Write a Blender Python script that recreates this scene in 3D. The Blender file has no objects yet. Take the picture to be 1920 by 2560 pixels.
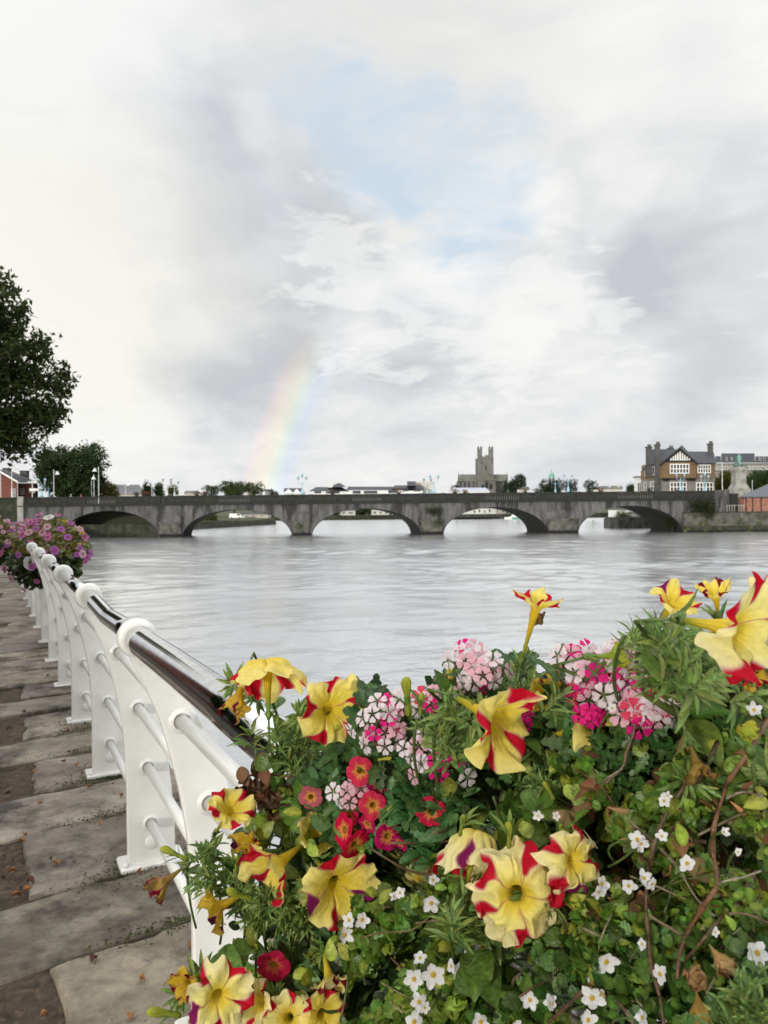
import bpy, math, random
import numpy as np
from mathutils import Matrix, Vector

# ------------------------------------------------------------------ camera, sky, sun, exposure
SC = bpy.context.scene
COL = SC.collection
R = math.radians
FPX = 1900.0                       # focal length in photo pixels (photo 1920 x 2560)
CAM_LOC = Vector((0, 0, 1.45))
CAM_ROT = Matrix.Rotation(R(90 - 0.15), 3, 'X') @ Matrix.Rotation(R(-0.55), 3, 'Z')
cam = bpy.data.cameras.new('camera'); cam_ob = bpy.data.objects.new('camera', cam); COL.objects.link(cam_ob)
cam_ob.matrix_world = Matrix.Translation(CAM_LOC) @ CAM_ROT.to_4x4()
cam.sensor_fit = 'VERTICAL'; cam.sensor_height = 36.0; cam.sensor_width = 27.0
cam.lens = FPX / 2560 * 36.0
cam.clip_start = 0.05; cam.clip_end = 9000
cam.dof.use_dof = True; cam.dof.focus_distance = 0.80; cam.dof.aperture_fstop = cam.lens / 1.2
SC.camera = cam_ob

def at(px, py, d):
    """world point seen at photo pixel (px, py), d metres along the view axis"""
    v = Vector(((px - 960) / FPX, (1280 - py) / FPX, -1.0)) * d
    return CAM_LOC + CAM_ROT @ v

def dirto(px, py):
    return (at(px, py, 1.0) - CAM_LOC).normalized()

# rainbow: a 41 degree circle round the antisolar point, fixed by two sky directions it passes through
BOW = R(41.0)
b1, b2 = dirto(672, 1205), dirto(838, 800)
mid = (b1 + b2).normalized(); axis = b1.cross(b2).normalized()
side = axis.copy()
if side.x < 0: side = -side
half = b1.angle(b2) / 2
ca = math.cos(BOW) / math.cos(half)
ANTI = (mid * ca + side * math.sqrt(max(0, 1 - ca * ca))).normalized()
SUN = -ANTI
SUN_EL = math.asin(max(0.1, SUN.z)); SUN_AZ = math.atan2(SUN.x, SUN.y)

W = bpy.data.worlds.new('World'); SC.world = W; W.use_nodes = True
nt = W.node_tree; N = nt.nodes; L = nt.links
for n in list(N): N.remove(n)
def nd(t, **kw):
    n = N.new(t)
    for k, v in kw.items(): setattr(n, k, v)
    return n
def lk(a, b): L.new(a, b)
def wmath(op, a, b=None, c=None, clamp=False):
    n = nd('ShaderNodeMath', operation=op, use_clamp=clamp)
    for i, x in enumerate((a, b, c)):
        if x is None: continue
        if isinstance(x, (int, float)): n.inputs[i].default_value = x
        else: lk(x, n.inputs[i])
    return n.outputs[0]
def wmix(f, a, b, bt='MIX'):
    n = nd('ShaderNodeMix', data_type='RGBA', blend_type=bt)
    for s, x in ((n.inputs[0], f), (n.inputs[6], a), (n.inputs[7], b)):
        if isinstance(x, (int, float)): s.default_value = x
        elif isinstance(x, tuple): s.default_value = (*x, 1) if len(x) == 3 else x
        else: lk(x, s)
    return n.outputs[2]
tc = nd('ShaderNodeTexCoord'); DIR = tc.outputs['Generated']
sep = nd('ShaderNodeSeparateXYZ'); lk(DIR, sep.inputs[0])
def warp(vec, scale, amp, detail):
    n = nd('ShaderNodeTexNoise'); n.inputs['Scale'].default_value = scale; n.inputs['Detail'].default_value = detail; n.inputs['Roughness'].default_value = .62; lk(DIR, n.inputs['Vector'])
    a = nd('ShaderNodeVectorMath', operation='SUBTRACT'); lk(n.outputs['Color'], a.inputs[0]); a.inputs[1].default_value = (.5, .5, .5)
    b = nd('ShaderNodeVectorMath', operation='SCALE'); lk(a.outputs[0], b.inputs[0]); b.inputs['Scale'].default_value = amp
    c = nd('ShaderNodeVectorMath', operation='ADD'); lk(vec, c.inputs[0]); lk(b.outputs[0], c.inputs[1])
    return c.outputs[0]
wv = warp(warp(DIR, 3.2, .22, 3), 11.0, .10, 8)
nz_ = nd('ShaderNodeVectorMath', operation='NORMALIZE'); lk(wv, nz_.inputs[0]); DIRW = nz_.outputs[0]
wb_ = warp(warp(DIR, 5.0, .09, 3), 16.0, .06, 7)
nb_ = nd('ShaderNodeVectorMath', operation='NORMALIZE'); lk(wb_, nb_.inputs[0]); DIRB = nb_.outputs[0]
def blob(px, py, inner, outer, vec=None):
    d = dirto(px, py)
    n = nd('ShaderNodeVectorMath', operation='DOT_PRODUCT'); lk(vec or DIRW, n.inputs[0]); n.inputs[1].default_value = d
    m = nd('ShaderNodeMapRange', interpolation_type='SMOOTHSTEP')
    lk(n.outputs['Value'], m.inputs[0]); m.inputs[1].default_value = math.cos(R(outer)); m.inputs[2].default_value = math.cos(R(inner))
    return m.outputs[0]
def wnoise(scale, detail, rough, vec, dist=0.0):
    n = nd('ShaderNodeTexNoise'); n.inputs['Scale'].default_value = scale; n.inputs['Detail'].default_value = detail
    n.inputs['Roughness'].default_value = rough; n.inputs['Distortion'].default_value = dist; lk(vec, n.inputs['Vector'])
    return n.outputs['Fac']
# cloud layers flatten towards the horizon
zz = wmath('ADD', wmath('MAXIMUM', sep.outputs[2], 0.0), 0.32)
cmb = nd('ShaderNodeCombineXYZ')
lk(wmath('DIVIDE', sep.outputs[0], zz), cmb.inputs[0]); lk(wmath('DIVIDE', sep.outputs[1], zz), cmb.inputs[1]); lk(wmath('MULTIPLY', sep.outputs[2], 3.0), cmb.inputs[2])
CV = cmb.outputs[0]
n_big = wnoise(1.15, 7, 0.52, CV, 0.25)
n_fine = wnoise(4.2, 8, 0.58, CV, 0.5)
n_wisp = wnoise(2.6, 9, 0.60, CV, 0.9)
# warp the blobs' edges by adding the noises to one lightness value
lum = wmath('ADD', wmath('MULTIPLY_ADD', n_big, 1.9, -0.95), 0.44)
lum = wmath('ADD', lum, wmath('MULTIPLY_ADD', n_fine, 1.25, -0.625))
for px, py, r, amt in [(40, 560, 17, .60), (200, 130, 12, .32), (900, -60, 16, .10), (1800, 130, 14, .42), (1560, 330, 6, .22),
                       (1500, 930, 9, .40), (1300, 860, 4, .40), (690, 700, 4.5, .42), (840, 760, 3.6, .55), (1130, 640, 5.5, .45), (1440, 610, 5, .45),
                       (1290, 470, 4, .42), (1340, 800, 4, .35), (560, 880, 3, .30), (960, 1130, 12, .24), (250, 1010, 9, .22), (680, 340, 2.5, .35), (925, 478, 1.8, .4),
                       (660, 520, 11, -.62), (880, 560, 6, -.45), (600, 790, 9, -.62), (1850, 600, 14, -.42), (1420, 730, 8, -.42), (420, 480, 9, -.30), (1700, 420, 10, -.25), (1000, 830, 6, -.25), (1650, 640, 6, -.3),
                       (380, 380, 10, -.22), (1500, 300, 9, -.16), (600, 920, 5, -.22), (1060, 960, 7, -.16), (1680, 1040, 9, -.18)]:
    lum = wmath('MULTIPLY_ADD', blob(px, py, 0, r), amt, lum)
lum = wmath('MULTIPLY_ADD', lum, .74, .20)
ramp = nd('ShaderNodeValToRGB'); lk(lum, ramp.inputs[0])
e = ramp.color_ramp.elements
e[0].position = -0.0; e[0].color = (5.7, 5.95, 6.25, 1)
e[1].position = 1.0; e[1].color = (9.45, 9.45, 9.25, 1)
x = ramp.color_ramp.elements.new(0.42); x.color = (7.3, 7.5, 7.7, 1)
x = ramp.color_ramp.elements.new(0.72); x.color = (8.65, 8.68, 8.60, 1)
cloud = ramp.outputs[0]
# crisp bright cumulus edges low in the middle
puff = nd('ShaderNodeMapRange', interpolation_type='SMOOTHSTEP'); lk(wmath('MULTIPLY_ADD', wnoise(6.5, 10, .60, CV, .7), 1.0, wmath('MULTIPLY', wmath('ADD', wmath('ADD', blob(1100, 640, 0, 13), blob(800, 730, 0, 8)), blob(1350, 850, 0, 12)), .16)), puff.inputs[0]); puff.inputs[1].default_value = .64; puff.inputs[2].default_value = .80
cloud = wmix(wmath('MULTIPLY', puff.outputs[0], .6), cloud, (9.5, 9.5, 9.35))
# warm light on the left and upper clouds
cloud = wmix(wmath('MULTIPLY', blob(160, 700, 0, 15), 0.65), cloud, (9.5, 9.2, 8.3))
cloud = wmix(wmath('MULTIPLY', blob(1000, 120, 0, 14), 0.35), cloud, (8.3, 8.1, 7.6))
cloud = wmix(wmath('MULTIPLY', blob(1080, 520, 0, 4), 0.5), cloud, (8.2, 7.9, 7.6))
cloud = wmix(wmath('MULTIPLY', blob(430, 420, 2, 14), 0.15), cloud, (7.5, 7.75, 8.5))
# clear opening with the blue sky behind
open_m = wmath('MULTIPLY', blob(880, 300, 0, 9, DIRB), .95)
for px, py, r, k in [(1200, 430, 8, .90), (1000, 340, 7, .40), (760, 250, 5, .30), (1120, 660, 8, .40), (820, 640, 5, .2), (820, 530, 6, -.75), (1060, 515, 3.5, -.45), (1500, 330, 8, -.4), (680, 345, 3, -.5), (760, -60, 9, -.9), (1100, -20, 8, -.7), (1010, 300, 3, -.2)]:
    open_m = wmath('ADD', open_m, wmath('MULTIPLY', blob(px, py, 0, r, DIRB), k))
gap = nd('ShaderNodeMapRange', interpolation_type='SMOOTHSTEP')
lk(wmath('MULTIPLY_ADD', n_wisp, -2.3, wmath('ADD', open_m, 1.12)), gap.inputs[0]); gap.inputs[1].default_value = 0.10; gap.inputs[2].default_value = 1.05
nish = nd('ShaderNodeTexSky', sky_type='NISHITA', sun_disc=False)
nish.sun_elevation = SUN_EL; nish.sun_rotation = SUN_AZ
blue = wmix(0.90, nish.outputs[0], (6.35, 7.65, 8.95))
veil = nd('ShaderNodeMapRange'); lk(wnoise(5.5, 9, .62, CV, .8), veil.inputs[0]); veil.inputs[1].default_value = .36; veil.inputs[2].default_value = .62; veil.inputs[3].default_value = 1.0; veil.inputs[4].default_value = .45
sky = wmix(wmath('MULTIPLY', wmath('MULTIPLY', gap.outputs[0], veil.outputs[0]), 0.95), cloud, blue)
# rainbow, brightest low down and fading where the shower ends
dt = nd('ShaderNodeVectorMath', operation='DOT_PRODUCT'); lk(DIR, dt.inputs[0]); dt.inputs[1].default_value = ANTI
ang = wmath('ARCCOSINE', dt.outputs['Value'])
bm = nd('ShaderNodeMapRange'); lk(ang, bm.inputs[0]); bm.inputs[1].default_value = BOW - R(2.4); bm.inputs[2].default_value = BOW + R(2.1)
br = nd('ShaderNodeValToRGB'); lk(bm.outputs[0], br.inputs[0]); be = br.color_ramp.elements
be[0].position = 0.0; be[0].color = (0, 0, 0, 1); be[1].position = 1.0; be[1].color = (0, 0, 0, 1)
for p, c in [(.12, (.03, .02, .12)), (.30, (-.10, .18, .62)), (.45, (.30, .62, .35)), (.58, (.85, .80, .10)), (.72, (.95, .55, -.02)), (.86, (.62, .18, -.02))]:
    q = be.new(p); q.color = (*c, 1)
bowmask = wmath('MULTIPLY', blob(680, 1190, 4, 14, DIR), blob(700, 1120, 3, 11, DIR))
bowmask = wmath('MULTIPLY', bowmask, wmath('GREATER_THAN', sep.outputs[2], -0.02))
bsc = nd('ShaderNodeVectorMath', operation='SCALE'); lk(br.outputs[0], bsc.inputs[0]); lk(wmath('MULTIPLY', bowmask, 1.9), bsc.inputs['Scale'])
sky = wmix(1.0, sky, bsc.outputs[0], 'ADD')
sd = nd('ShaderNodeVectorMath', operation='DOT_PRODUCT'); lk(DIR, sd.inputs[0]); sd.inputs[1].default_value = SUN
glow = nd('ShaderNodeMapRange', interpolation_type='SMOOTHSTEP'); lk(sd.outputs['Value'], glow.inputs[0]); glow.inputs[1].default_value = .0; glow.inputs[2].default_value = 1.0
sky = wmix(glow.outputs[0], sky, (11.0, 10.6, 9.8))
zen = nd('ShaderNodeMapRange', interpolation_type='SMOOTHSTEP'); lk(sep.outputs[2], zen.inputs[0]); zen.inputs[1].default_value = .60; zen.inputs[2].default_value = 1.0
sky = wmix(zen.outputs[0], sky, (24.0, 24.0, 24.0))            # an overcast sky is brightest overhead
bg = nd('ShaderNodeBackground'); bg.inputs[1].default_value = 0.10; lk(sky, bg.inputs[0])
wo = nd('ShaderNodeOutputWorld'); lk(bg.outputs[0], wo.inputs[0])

sun = bpy.data.lights.new('sun', 'SUN'); sun.energy = 2.6; sun.angle = R(6); sun.color = (1.0, 0.94, 0.84)
sun_ob = bpy.data.objects.new('sun', sun); COL.objects.link(sun_ob)
sun_ob.rotation_euler = (-SUN).to_track_quat('-Z', 'Y').to_euler(); sun_ob.location = (-20, -30, 30)
vs = SC.view_settings; vs.view_transform = 'Standard'; vs.look = 'None'; vs.exposure = 0.0; vs.gamma = 1.0; vs.use_curve_mapping = False
SC.cycles.max_bounces = 6; SC.cycles.diffuse_bounces = 3; SC.cycles.glossy_bounces = 3; SC.cycles.transparent_max_bounces = 4

# ------------------------------------------------------------------ helpers
rng = random.Random(7)
nr = np.random.default_rng(11)

class MB:
    """collects geometry for ONE mesh object"""
    def __init__(s): s.v = []; s.f = []; s.m = []; s.c = []; s.n = 0; s.mi = 0; s.smooth = True
    def add(s, V, F, col=None, M=None):
        V = np.asarray(V, dtype=float).reshape(-1, 3)
        if M is not None:
            A = np.array(M.to_4x4()); V = V @ A[:3, :3].T + A[:3, 3]
        s.v.append(V)
        s.f += [tuple(int(i) + s.n for i in f) for f in F]; s.m += [s.mi] * len(F)
        if col is None: col = (1, 1, 1)
        col = np.asarray(col, dtype=float)
        if col.ndim == 1: col = np.tile(col, (len(V), 1))
        s.c.append(col); s.n += len(V)
        return s
    def box(s, x0, x1, y0, y1, z0, z1, M=None, col=None):
        V = [(x0, y0, z0), (x1, y0, z0), (x1, y1, z0), (x0, y1, z0), (x0, y0, z1), (x1, y0, z1), (x1, y1, z1), (x0, y1, z1)]
        return s.add(V, [(3, 2, 1, 0), (4, 5, 6, 7), (0, 1, 5, 4), (1, 2, 6, 5), (2, 3, 7, 6), (3, 0, 4, 7)], col, M)
    def bbox(s, x0, x1, y0, y1, z0, z1, b=0.01, M=None):
        """box with chamfered vertical and top edges"""
        o = [(x0 + b, y0), (x1 - b, y0), (x1, y0 + b), (x1, y1 - b), (x1 - b, y1), (x0 + b, y1), (x0, y1 - b), (x0, y0 + b)]
        cx, cy = (x0 + x1) / 2, (y0 + y1) / 2
        k = lambda p, q: (p[0] + (cx - p[0]) * q / max(1e-6, abs(x1 - x0) / 2), p[1] + (cy - p[1]) * q / max(1e-6, abs(y1 - y0) / 2))
        V = [(*p, z0) for p in o] + [(*p, z1 - b) for p in o] + [(*k(p, b), z1) for p in o]
        F = [tuple(range(7, -1, -1)), tuple(range(16, 24))]
        for r in (0, 8):
            for i in range(8): F.append((r + i, r + (i + 1) % 8, r + 8 + (i + 1) % 8, r + 8 + i))
        return s.add(V, F, None, M)
    def prism(s, poly, axis='Y', a=0.0, b=1.0, col=None, M=None):
        """polygon (2-D list) extruded from a to b along axis"""
        n = len(poly)
        mk = {'Y': lambda p, t: (p[0], t, p[1]), 'X': lambda p, t: (t, p[0], p[1]), 'Z': lambda p, t: (p[0], p[1], t)}[axis]
        V = [mk(p, a) for p in poly] + [mk(p, b) for p in poly]
        F = [tuple(range(n)), tuple(range(2 * n - 1, n - 1, -1))] + [(i, n + i, n + (i + 1) % n, (i + 1) % n) for i in range(n)]
        return s.add(V, F, col, M)
    def tube(s, P, r, n=8, cap=True, col=None):
        P = [Vector(p) for p in P]; k = len(P)
        if not hasattr(r, '__len__'): r = [r] * k
        T = [(P[min(i + 1, k - 1)] - P[max(i - 1, 0)]).normalized() for i in range(k)]
        u = T[0].orthogonal().normalized(); V = []; F = []
        for i in range(k):
            u = (u - T[i] * u.dot(T[i]))
            u = u.normalized() if u.length > 1e-6 else T[i].orthogonal().normalized()
            w = T[i].cross(u)
            for j in range(n):
                a = 2 * math.pi * j / n; V.append(P[i] + (u * math.cos(a) + w * math.sin(a)) * r[i])
        for i in range(k - 1):
            for j in range(n): F.append((i * n + j, i * n + (j + 1) % n, (i + 1) * n + (j + 1) % n, (i + 1) * n + j))
        if cap: F += [tuple(range(n - 1, -1, -1)), tuple((k - 1) * n + j for j in range(n))]
        if col is not None and np.asarray(col).ndim == 2: col = np.repeat(np.asarray(col), n, axis=0)
        return s.add([tuple(p) for p in V], F, col)
    def lathe(s, prof, n=20, M=None, col=None):
        """prof: (r, z) pairs round local Z"""
        V = []; F = []; k = len(prof)
        for r, z in prof:
            for j in range(n): a = 2 * math.pi * j / n; V.append((r * math.cos(a), r * math.sin(a), z))
        for i in range(k - 1):
            for j in range(n): F.append((i * n + j, i * n + (j + 1) % n, (i + 1) * n + (j + 1) % n, (i + 1) * n + j))
        F += [tuple(range(n - 1, -1, -1)), tuple((k - 1) * n + j for j in range(n))]
        return s.add(V, F, col, M)
    def build(s, name, mats, parent=None, smooth=None):
        me = bpy.data.meshes.new(name)
        V = np.concatenate(s.v) if s.v else np.zeros((0, 3))
        me.from_pydata(V.tolist(), [], s.f)
        if not isinstance(mats, (list, tuple)): mats = [mats]
        for m in mats: me.materials.append(m)
        if len(mats) > 1: me.polygons.foreach_set('material_index', s.m)
        C = np.concatenate(s.c)
        ca_ = me.color_attributes.new('Col', 'FLOAT_COLOR', 'POINT')
        ca_.data.foreach_set('color', np.concatenate([C, np.ones((len(C), 1))], axis=1).astype(np.float32).ravel())
        if smooth: me.polygons.foreach_set('use_smooth', [True] * len(s.f))
        me.update()
        o = bpy.data.objects.new(name, me); COL.objects.link(o)
        if parent is not None: o.parent = parent
        return o

def finish(o, loc):
    """give a mesh its own origin"""
    loc = Vector(loc)
    o.data.transform(Matrix.Translation(-loc)); o.location = loc
    return o

def tag(o, label=None, cat=None, group=None, kind=None):
    if label: o['label'] = label
    if cat: o['category'] = cat
    if group: o['group'] = group
    if kind: o['kind'] = kind
    return o
def thing(name, label, cat, loc=(0, 0, 0), rotz=0.0, group=None):
    o = bpy.data.objects.new(name, None); COL.objects.link(o); o.empty_display_size = 0.1
    o.location = loc; o.rotation_euler = (0, 0, rotz)
    return tag(o, label, cat, group)
def copy_tree(o, parent=None, depth=0):
    c = o.copy(); COL.objects.link(c)
    if parent is not None: c.parent = parent
    for ch in o.children: copy_tree(ch, c, depth + 1)
    return c

# ------------------------------------------------------------------ materials
def newmat(name):
    m = bpy.data.materials.new(name); m.use_nodes = True
    t = m.node_tree
    for n in list(t.nodes): t.nodes.remove(n)
    out = t.nodes.new('ShaderNodeOutputMaterial')
    return m, t, out
def surf(name, c1, c2=None, rough=0.7, scale=6.0, detail=6, metal=0.0, bump=0.0, bscale=None, c3=None, s3=1.5, stretch=None, spec=0.4, nrough=0.6, attr=False, lo=.35, hi=.65, lo3=.5, hi3=.68, coat=0.0):
    """principled surface: two colours mixed by noise, optional third patches, optional bump"""
    m, t, out = newmat(name); N_, L_ = t.nodes, t.links
    p = N_.new('ShaderNodeBsdfPrincipled'); L_.new(p.outputs[0], out.inputs[0])
    p.inputs['Roughness'].default_value = rough; p.inputs['Metallic'].default_value = metal
    p.inputs['Specular IOR Level'].default_value = spec; p.inputs['Coat Weight'].default_value = coat
    tc_ = N_.new('ShaderNodeTexCoord'); vec = tc_.outputs['Object']
    if stretch:
        mp = N_.new('ShaderNodeMapping'); mp.inputs['Scale'].default_value = stretch; L_.new(vec, mp.inputs[0]); vec = mp.outputs[0]
    def noise(sc, dt_):
        n = N_.new('ShaderNodeTexNoise'); n.inputs['Scale'].default_value = sc; n.inputs['Detail'].default_value = dt_; n.inputs['Roughness'].default_value = nrough
        L_.new(vec, n.inputs['Vector']); return n.outputs['Fac']
    def rmp(f, a, b):
        r = N_.new('ShaderNodeMapRange'); L_.new(f, r.inputs[0]); r.inputs[1].default_value = a; r.inputs[2].default_value = b; return r.outputs[0]
    def mixc(f, a, b, bt='MIX'):
        x = N_.new('ShaderNodeMix'); x.data_type = 'RGBA'; x.blend_type = bt
        for s_, v_ in ((x.inputs[0], f), (x.inputs[6], a), (x.inputs[7], b)):
            if isinstance(v_, (float, int)): s_.default_value = v_
            elif isinstance(v_, tuple): s_.default_value = (*v_, 1)
            else: L_.new(v_, s_)
        return x.outputs[2]
    col = c1
    if c2 is not None: col = mixc(rmp(noise(scale, detail), lo, hi), c1, c2)
    if c3 is not None: col = mixc(rmp(noise(s3, 5), lo3, hi3), col, c3)
    if attr:
        a = N_.new('ShaderNodeVertexColor'); a.layer_name = 'Col'
        col = mixc(1.0, col, a.outputs[0], 'MULTIPLY')
    if isinstance(col, tuple): p.inputs['Base Color'].default_value = (*col, 1)
    else: L_.new(col, p.inputs['Base Color'])
    if bump:
        b = N_.new('ShaderNodeBump'); b.inputs['Strength'].default_value = 1.0; b.inputs['Distance'].default_value = bump
        L_.new(noise(bscale or scale * 3, 8), b.inputs['Height']); L_.new(b.outputs[0], p.inputs['Normal'])
    return m
def leafy(name, trans=0.35, rough=0.5, gloss=0.35, bump=0.0, bscale=400, mottle=0.0, mscale=200):
    """thin leaf or petal: vertex colour, some light coming through"""
    m, t, out = newmat(name); N_, L_ = t.nodes, t.links
    a = N_.new('ShaderNodeVertexColor'); a.layer_name = 'Col'
    p = N_.new('ShaderNodeBsdfPrincipled'); p.inputs['Roughness'].default_value = rough; p.inputs['Specular IOR Level'].default_value = gloss
    tr = N_.new('ShaderNodeBsdfTranslucent'); mx = N_.new('ShaderNodeMixShader'); mx.inputs[0].default_value = trans
    col = a.outputs[0]
    if mottle:
        tq = N_.new('ShaderNodeTexCoord'); nz = N_.new('ShaderNodeTexNoise'); nz.inputs['Scale'].default_value = mscale; nz.inputs['Detail'].default_value = 4; L_.new(tq.outputs['Object'], nz.inputs['Vector'])
        mr = N_.new('ShaderNodeMapRange'); L_.new(nz.outputs['Fac'], mr.inputs[0]); mr.inputs[1].default_value = .3; mr.inputs[2].default_value = .7; mr.inputs[3].default_value = 1 - mottle; mr.inputs[4].default_value = 1 + mottle
        vm = N_.new('ShaderNodeVectorMath'); vm.operation = 'SCALE'; L_.new(col, vm.inputs[0]); L_.new(mr.outputs[0], vm.inputs['Scale']); col = vm.outputs[0]
    L_.new(col, p.inputs['Base Color']); L_.new(col, tr.inputs[0])
    L_.new(p.outputs[0], mx.inputs[1]); L_.new(tr.outputs[0], mx.inputs[2]); L_.new(mx.outputs[0], out.inputs[0])
    if bump:
        tc_ = N_.new('ShaderNodeTexCoord'); n = N_.new('ShaderNodeTexNoise'); n.inputs['Scale'].default_value = bscale; n.inputs['Detail'].default_value = 3
        L_.new(tc_.outputs['Object'], n.inputs['Vector'])
        b = N_.new('ShaderNodeBump'); b.inputs['Distance'].default_value = bump; L_.new(n.outputs['Fac'], b.inputs['Height']); L_.new(b.outputs[0], p.inputs['Normal'])
    return m

M = {}
M['paint'] = surf('white_gloss_paint', (.80, .80, .78), (.70, .70, .66), 0.34, 6, 8, nrough=.7, c3=(.36, .30, .19), s3=15, lo3=.665, hi3=.80, bump=.0006, bscale=60, coat=.25)
M['steel'] = surf('polished_steel', (.70, .71, .72), (.56, .57, .58), 0.07, 30, metal=1.0, bump=.00012, bscale=120, stretch=(1, 1, 1))
M['slab'] = surf('worn_limestone', (.34, .305, .255), (.115, .092, .070), 0.50, 3.4, 12, nrough=.74, bump=.012, bscale=26, c3=(.030, .024, .018), s3=2.3, lo3=.49, hi3=.66, stretch=(1, 1, 1), attr=True)
M['dirt'] = surf('gritty_earth', (.075, .055, .038), (.030, .022, .015), 0.95, 14, 8, bump=.012, bscale=40, c3=(.12, .085, .055), s3=30)
M['moss'] = leafy('moss', .2, .8, .1)
M['stone_dark'] = surf('blackened_stone', (.011, .0115, .0115), (.026, .026, .025), 0.85, 1.6, 8, c3=(.014, .020, .010), s3=.5, bump=.02, bscale=3)
M['stone'] = surf('weathered_limestone', (.125, .124, .122), (.055, .055, .056), 0.85, 1.3, 8, c3=(.022, .022, .022), s3=.55, bump=.03, bscale=2.2, stretch=(1, 1, .25), lo3=.46, hi3=.60)
M['stone_baluster'] = surf('pale_baluster_stone', (.10, .10, .092), (.05, .05, .048), .85, 3, 5)  # balusters in a paler stone tone than the parapet
M['moss_stone'] = surf('mossy_river_wall', (.060, .058, .048), (.022, .026, .016), 0.9, .8, 8, c3=(.018, .024, .010), s3=.7, bump=.08, bscale=2.0, lo3=.42, hi3=.56)
M['quay'] = surf('quay_stone', (.115, .110, .100), (.045, .045, .038), 0.9, 1.0, 8, c3=(.020, .026, .012), s3=.6, bump=.05, bscale=2.0)
M['bark'] = surf('bark', (.060, .048, .036), (.025, .020, .015), .95, 6, 6, bump=.02, bscale=14)
M['leaf'] = leafy('leaf', .32, .40, .45, bump=.0012, bscale=260, mottle=.32, mscale=240)
M['treeleaf'] = leafy('tree_leaf', .28, .6, .15)
M['petal'] = leafy('petal', .45, .60, .18, bump=.0009, bscale=500, mottle=.07, mscale=260)
M['iron_blue'] = surf('pale_blue_iron', (.30, .50, .62), (.22, .40, .52), .5, 4)
M['lamp_glass'] = surf('lantern_glass', (.30, .34, .36), None, .15)
M['pole_white'] = surf('white_pole', (.62, .64, .64), (.5, .52, .52), .5, 3)
M['brick'] = surf('red_brick', (.17, .058, .040), (.12, .042, .030), .9, 3, 6, c3=(.30, .14, .10), s3=8)
M['brick2'] = surf('pale_red_brick', (.36, .17, .12), (.24, .10, .07), .9, 2, 6, c3=(.42, .28, .22), s3=3)
M['slate'] = surf('slate', (.050, .056, .066), (.030, .034, .042), .6, 1.5, 6)
M['slate_pale'] = surf('pale_slate', (.115, .12, .14), (.085, .09, .11), .6, 1.5, 6)
M['white'] = surf('white_joinery', (.80, .80, .78), None, .5)
M['cream'] = surf('cream_render', (.52, .50, .44), (.42, .40, .35), .85, .5)
M['whitewall'] = surf('white_render', (.66, .66, .65), (.56, .57, .57), .85, .4)
M['brown'] = surf('brown_pebbledash', (.185, .125, .068), (.13, .085, .045), .9, 2.5, 6)
M['greystone'] = surf('grey_ashlar', (.23, .22, .21), (.15, .145, .14), .85, 1.4, 6)
M['darkstone'] = surf('dark_chimney_stone', (.095, .096, .096), (.058, .059, .060), .85, 1.0)
M['churchstone'] = surf('cathedral_stone', (.18, .18, .172), (.125, .125, .118), .9, .35, 6, c3=(.06, .06, .056), s3=.2)
M['black'] = surf('black_timber', (.016, .015, .014), None, .6)
M['glass'] = surf('window_glass', (.025, .03, .035), None, .08, spec=.6)
M['verdigris'] = surf('green_copper', (.20, .42, .34), (.13, .30, .25), .7, 1.2)
M['bronze'] = surf('weathered_bronze', (.10, .18, .15), (.035, .055, .05), .6, 2)
M['pale_stone'] = surf('pale_granite', (.33, .33, .31), (.24, .24, .225), .85, 1.2, c3=(.16, .16, .14), s3=.8)
M['hotel'] = surf('hotel_wall', (.27, .265, .245), (.21, .205, .19), .85, .3)
M['tent'] = surf('lavender_roof_sheet', (.42, .44, .55), (.36, .38, .48), .6, .3)
M['greyroof'] = surf('grey_sheet_roof', (.135, .135, .145), (.10, .10, .11), .7, .5)
M['barrel'] = surf('dark_vault_stone', (.012, .012, .012), (.008, .008, .008), .95, 1.0)  # near-black stone for the vault undersides and the tide bands
M['ring'] = surf('arch_ring_stone', (.085, .085, .083), (.045, .045, .045), .9, 1.2)
M['cap'] = surf('overgrown_stone', (.065, .066, .058), (.020, .028, .012), .95, 1.6, c3=(.09, .09, .085), s3=.9, bump=.06)
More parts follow.
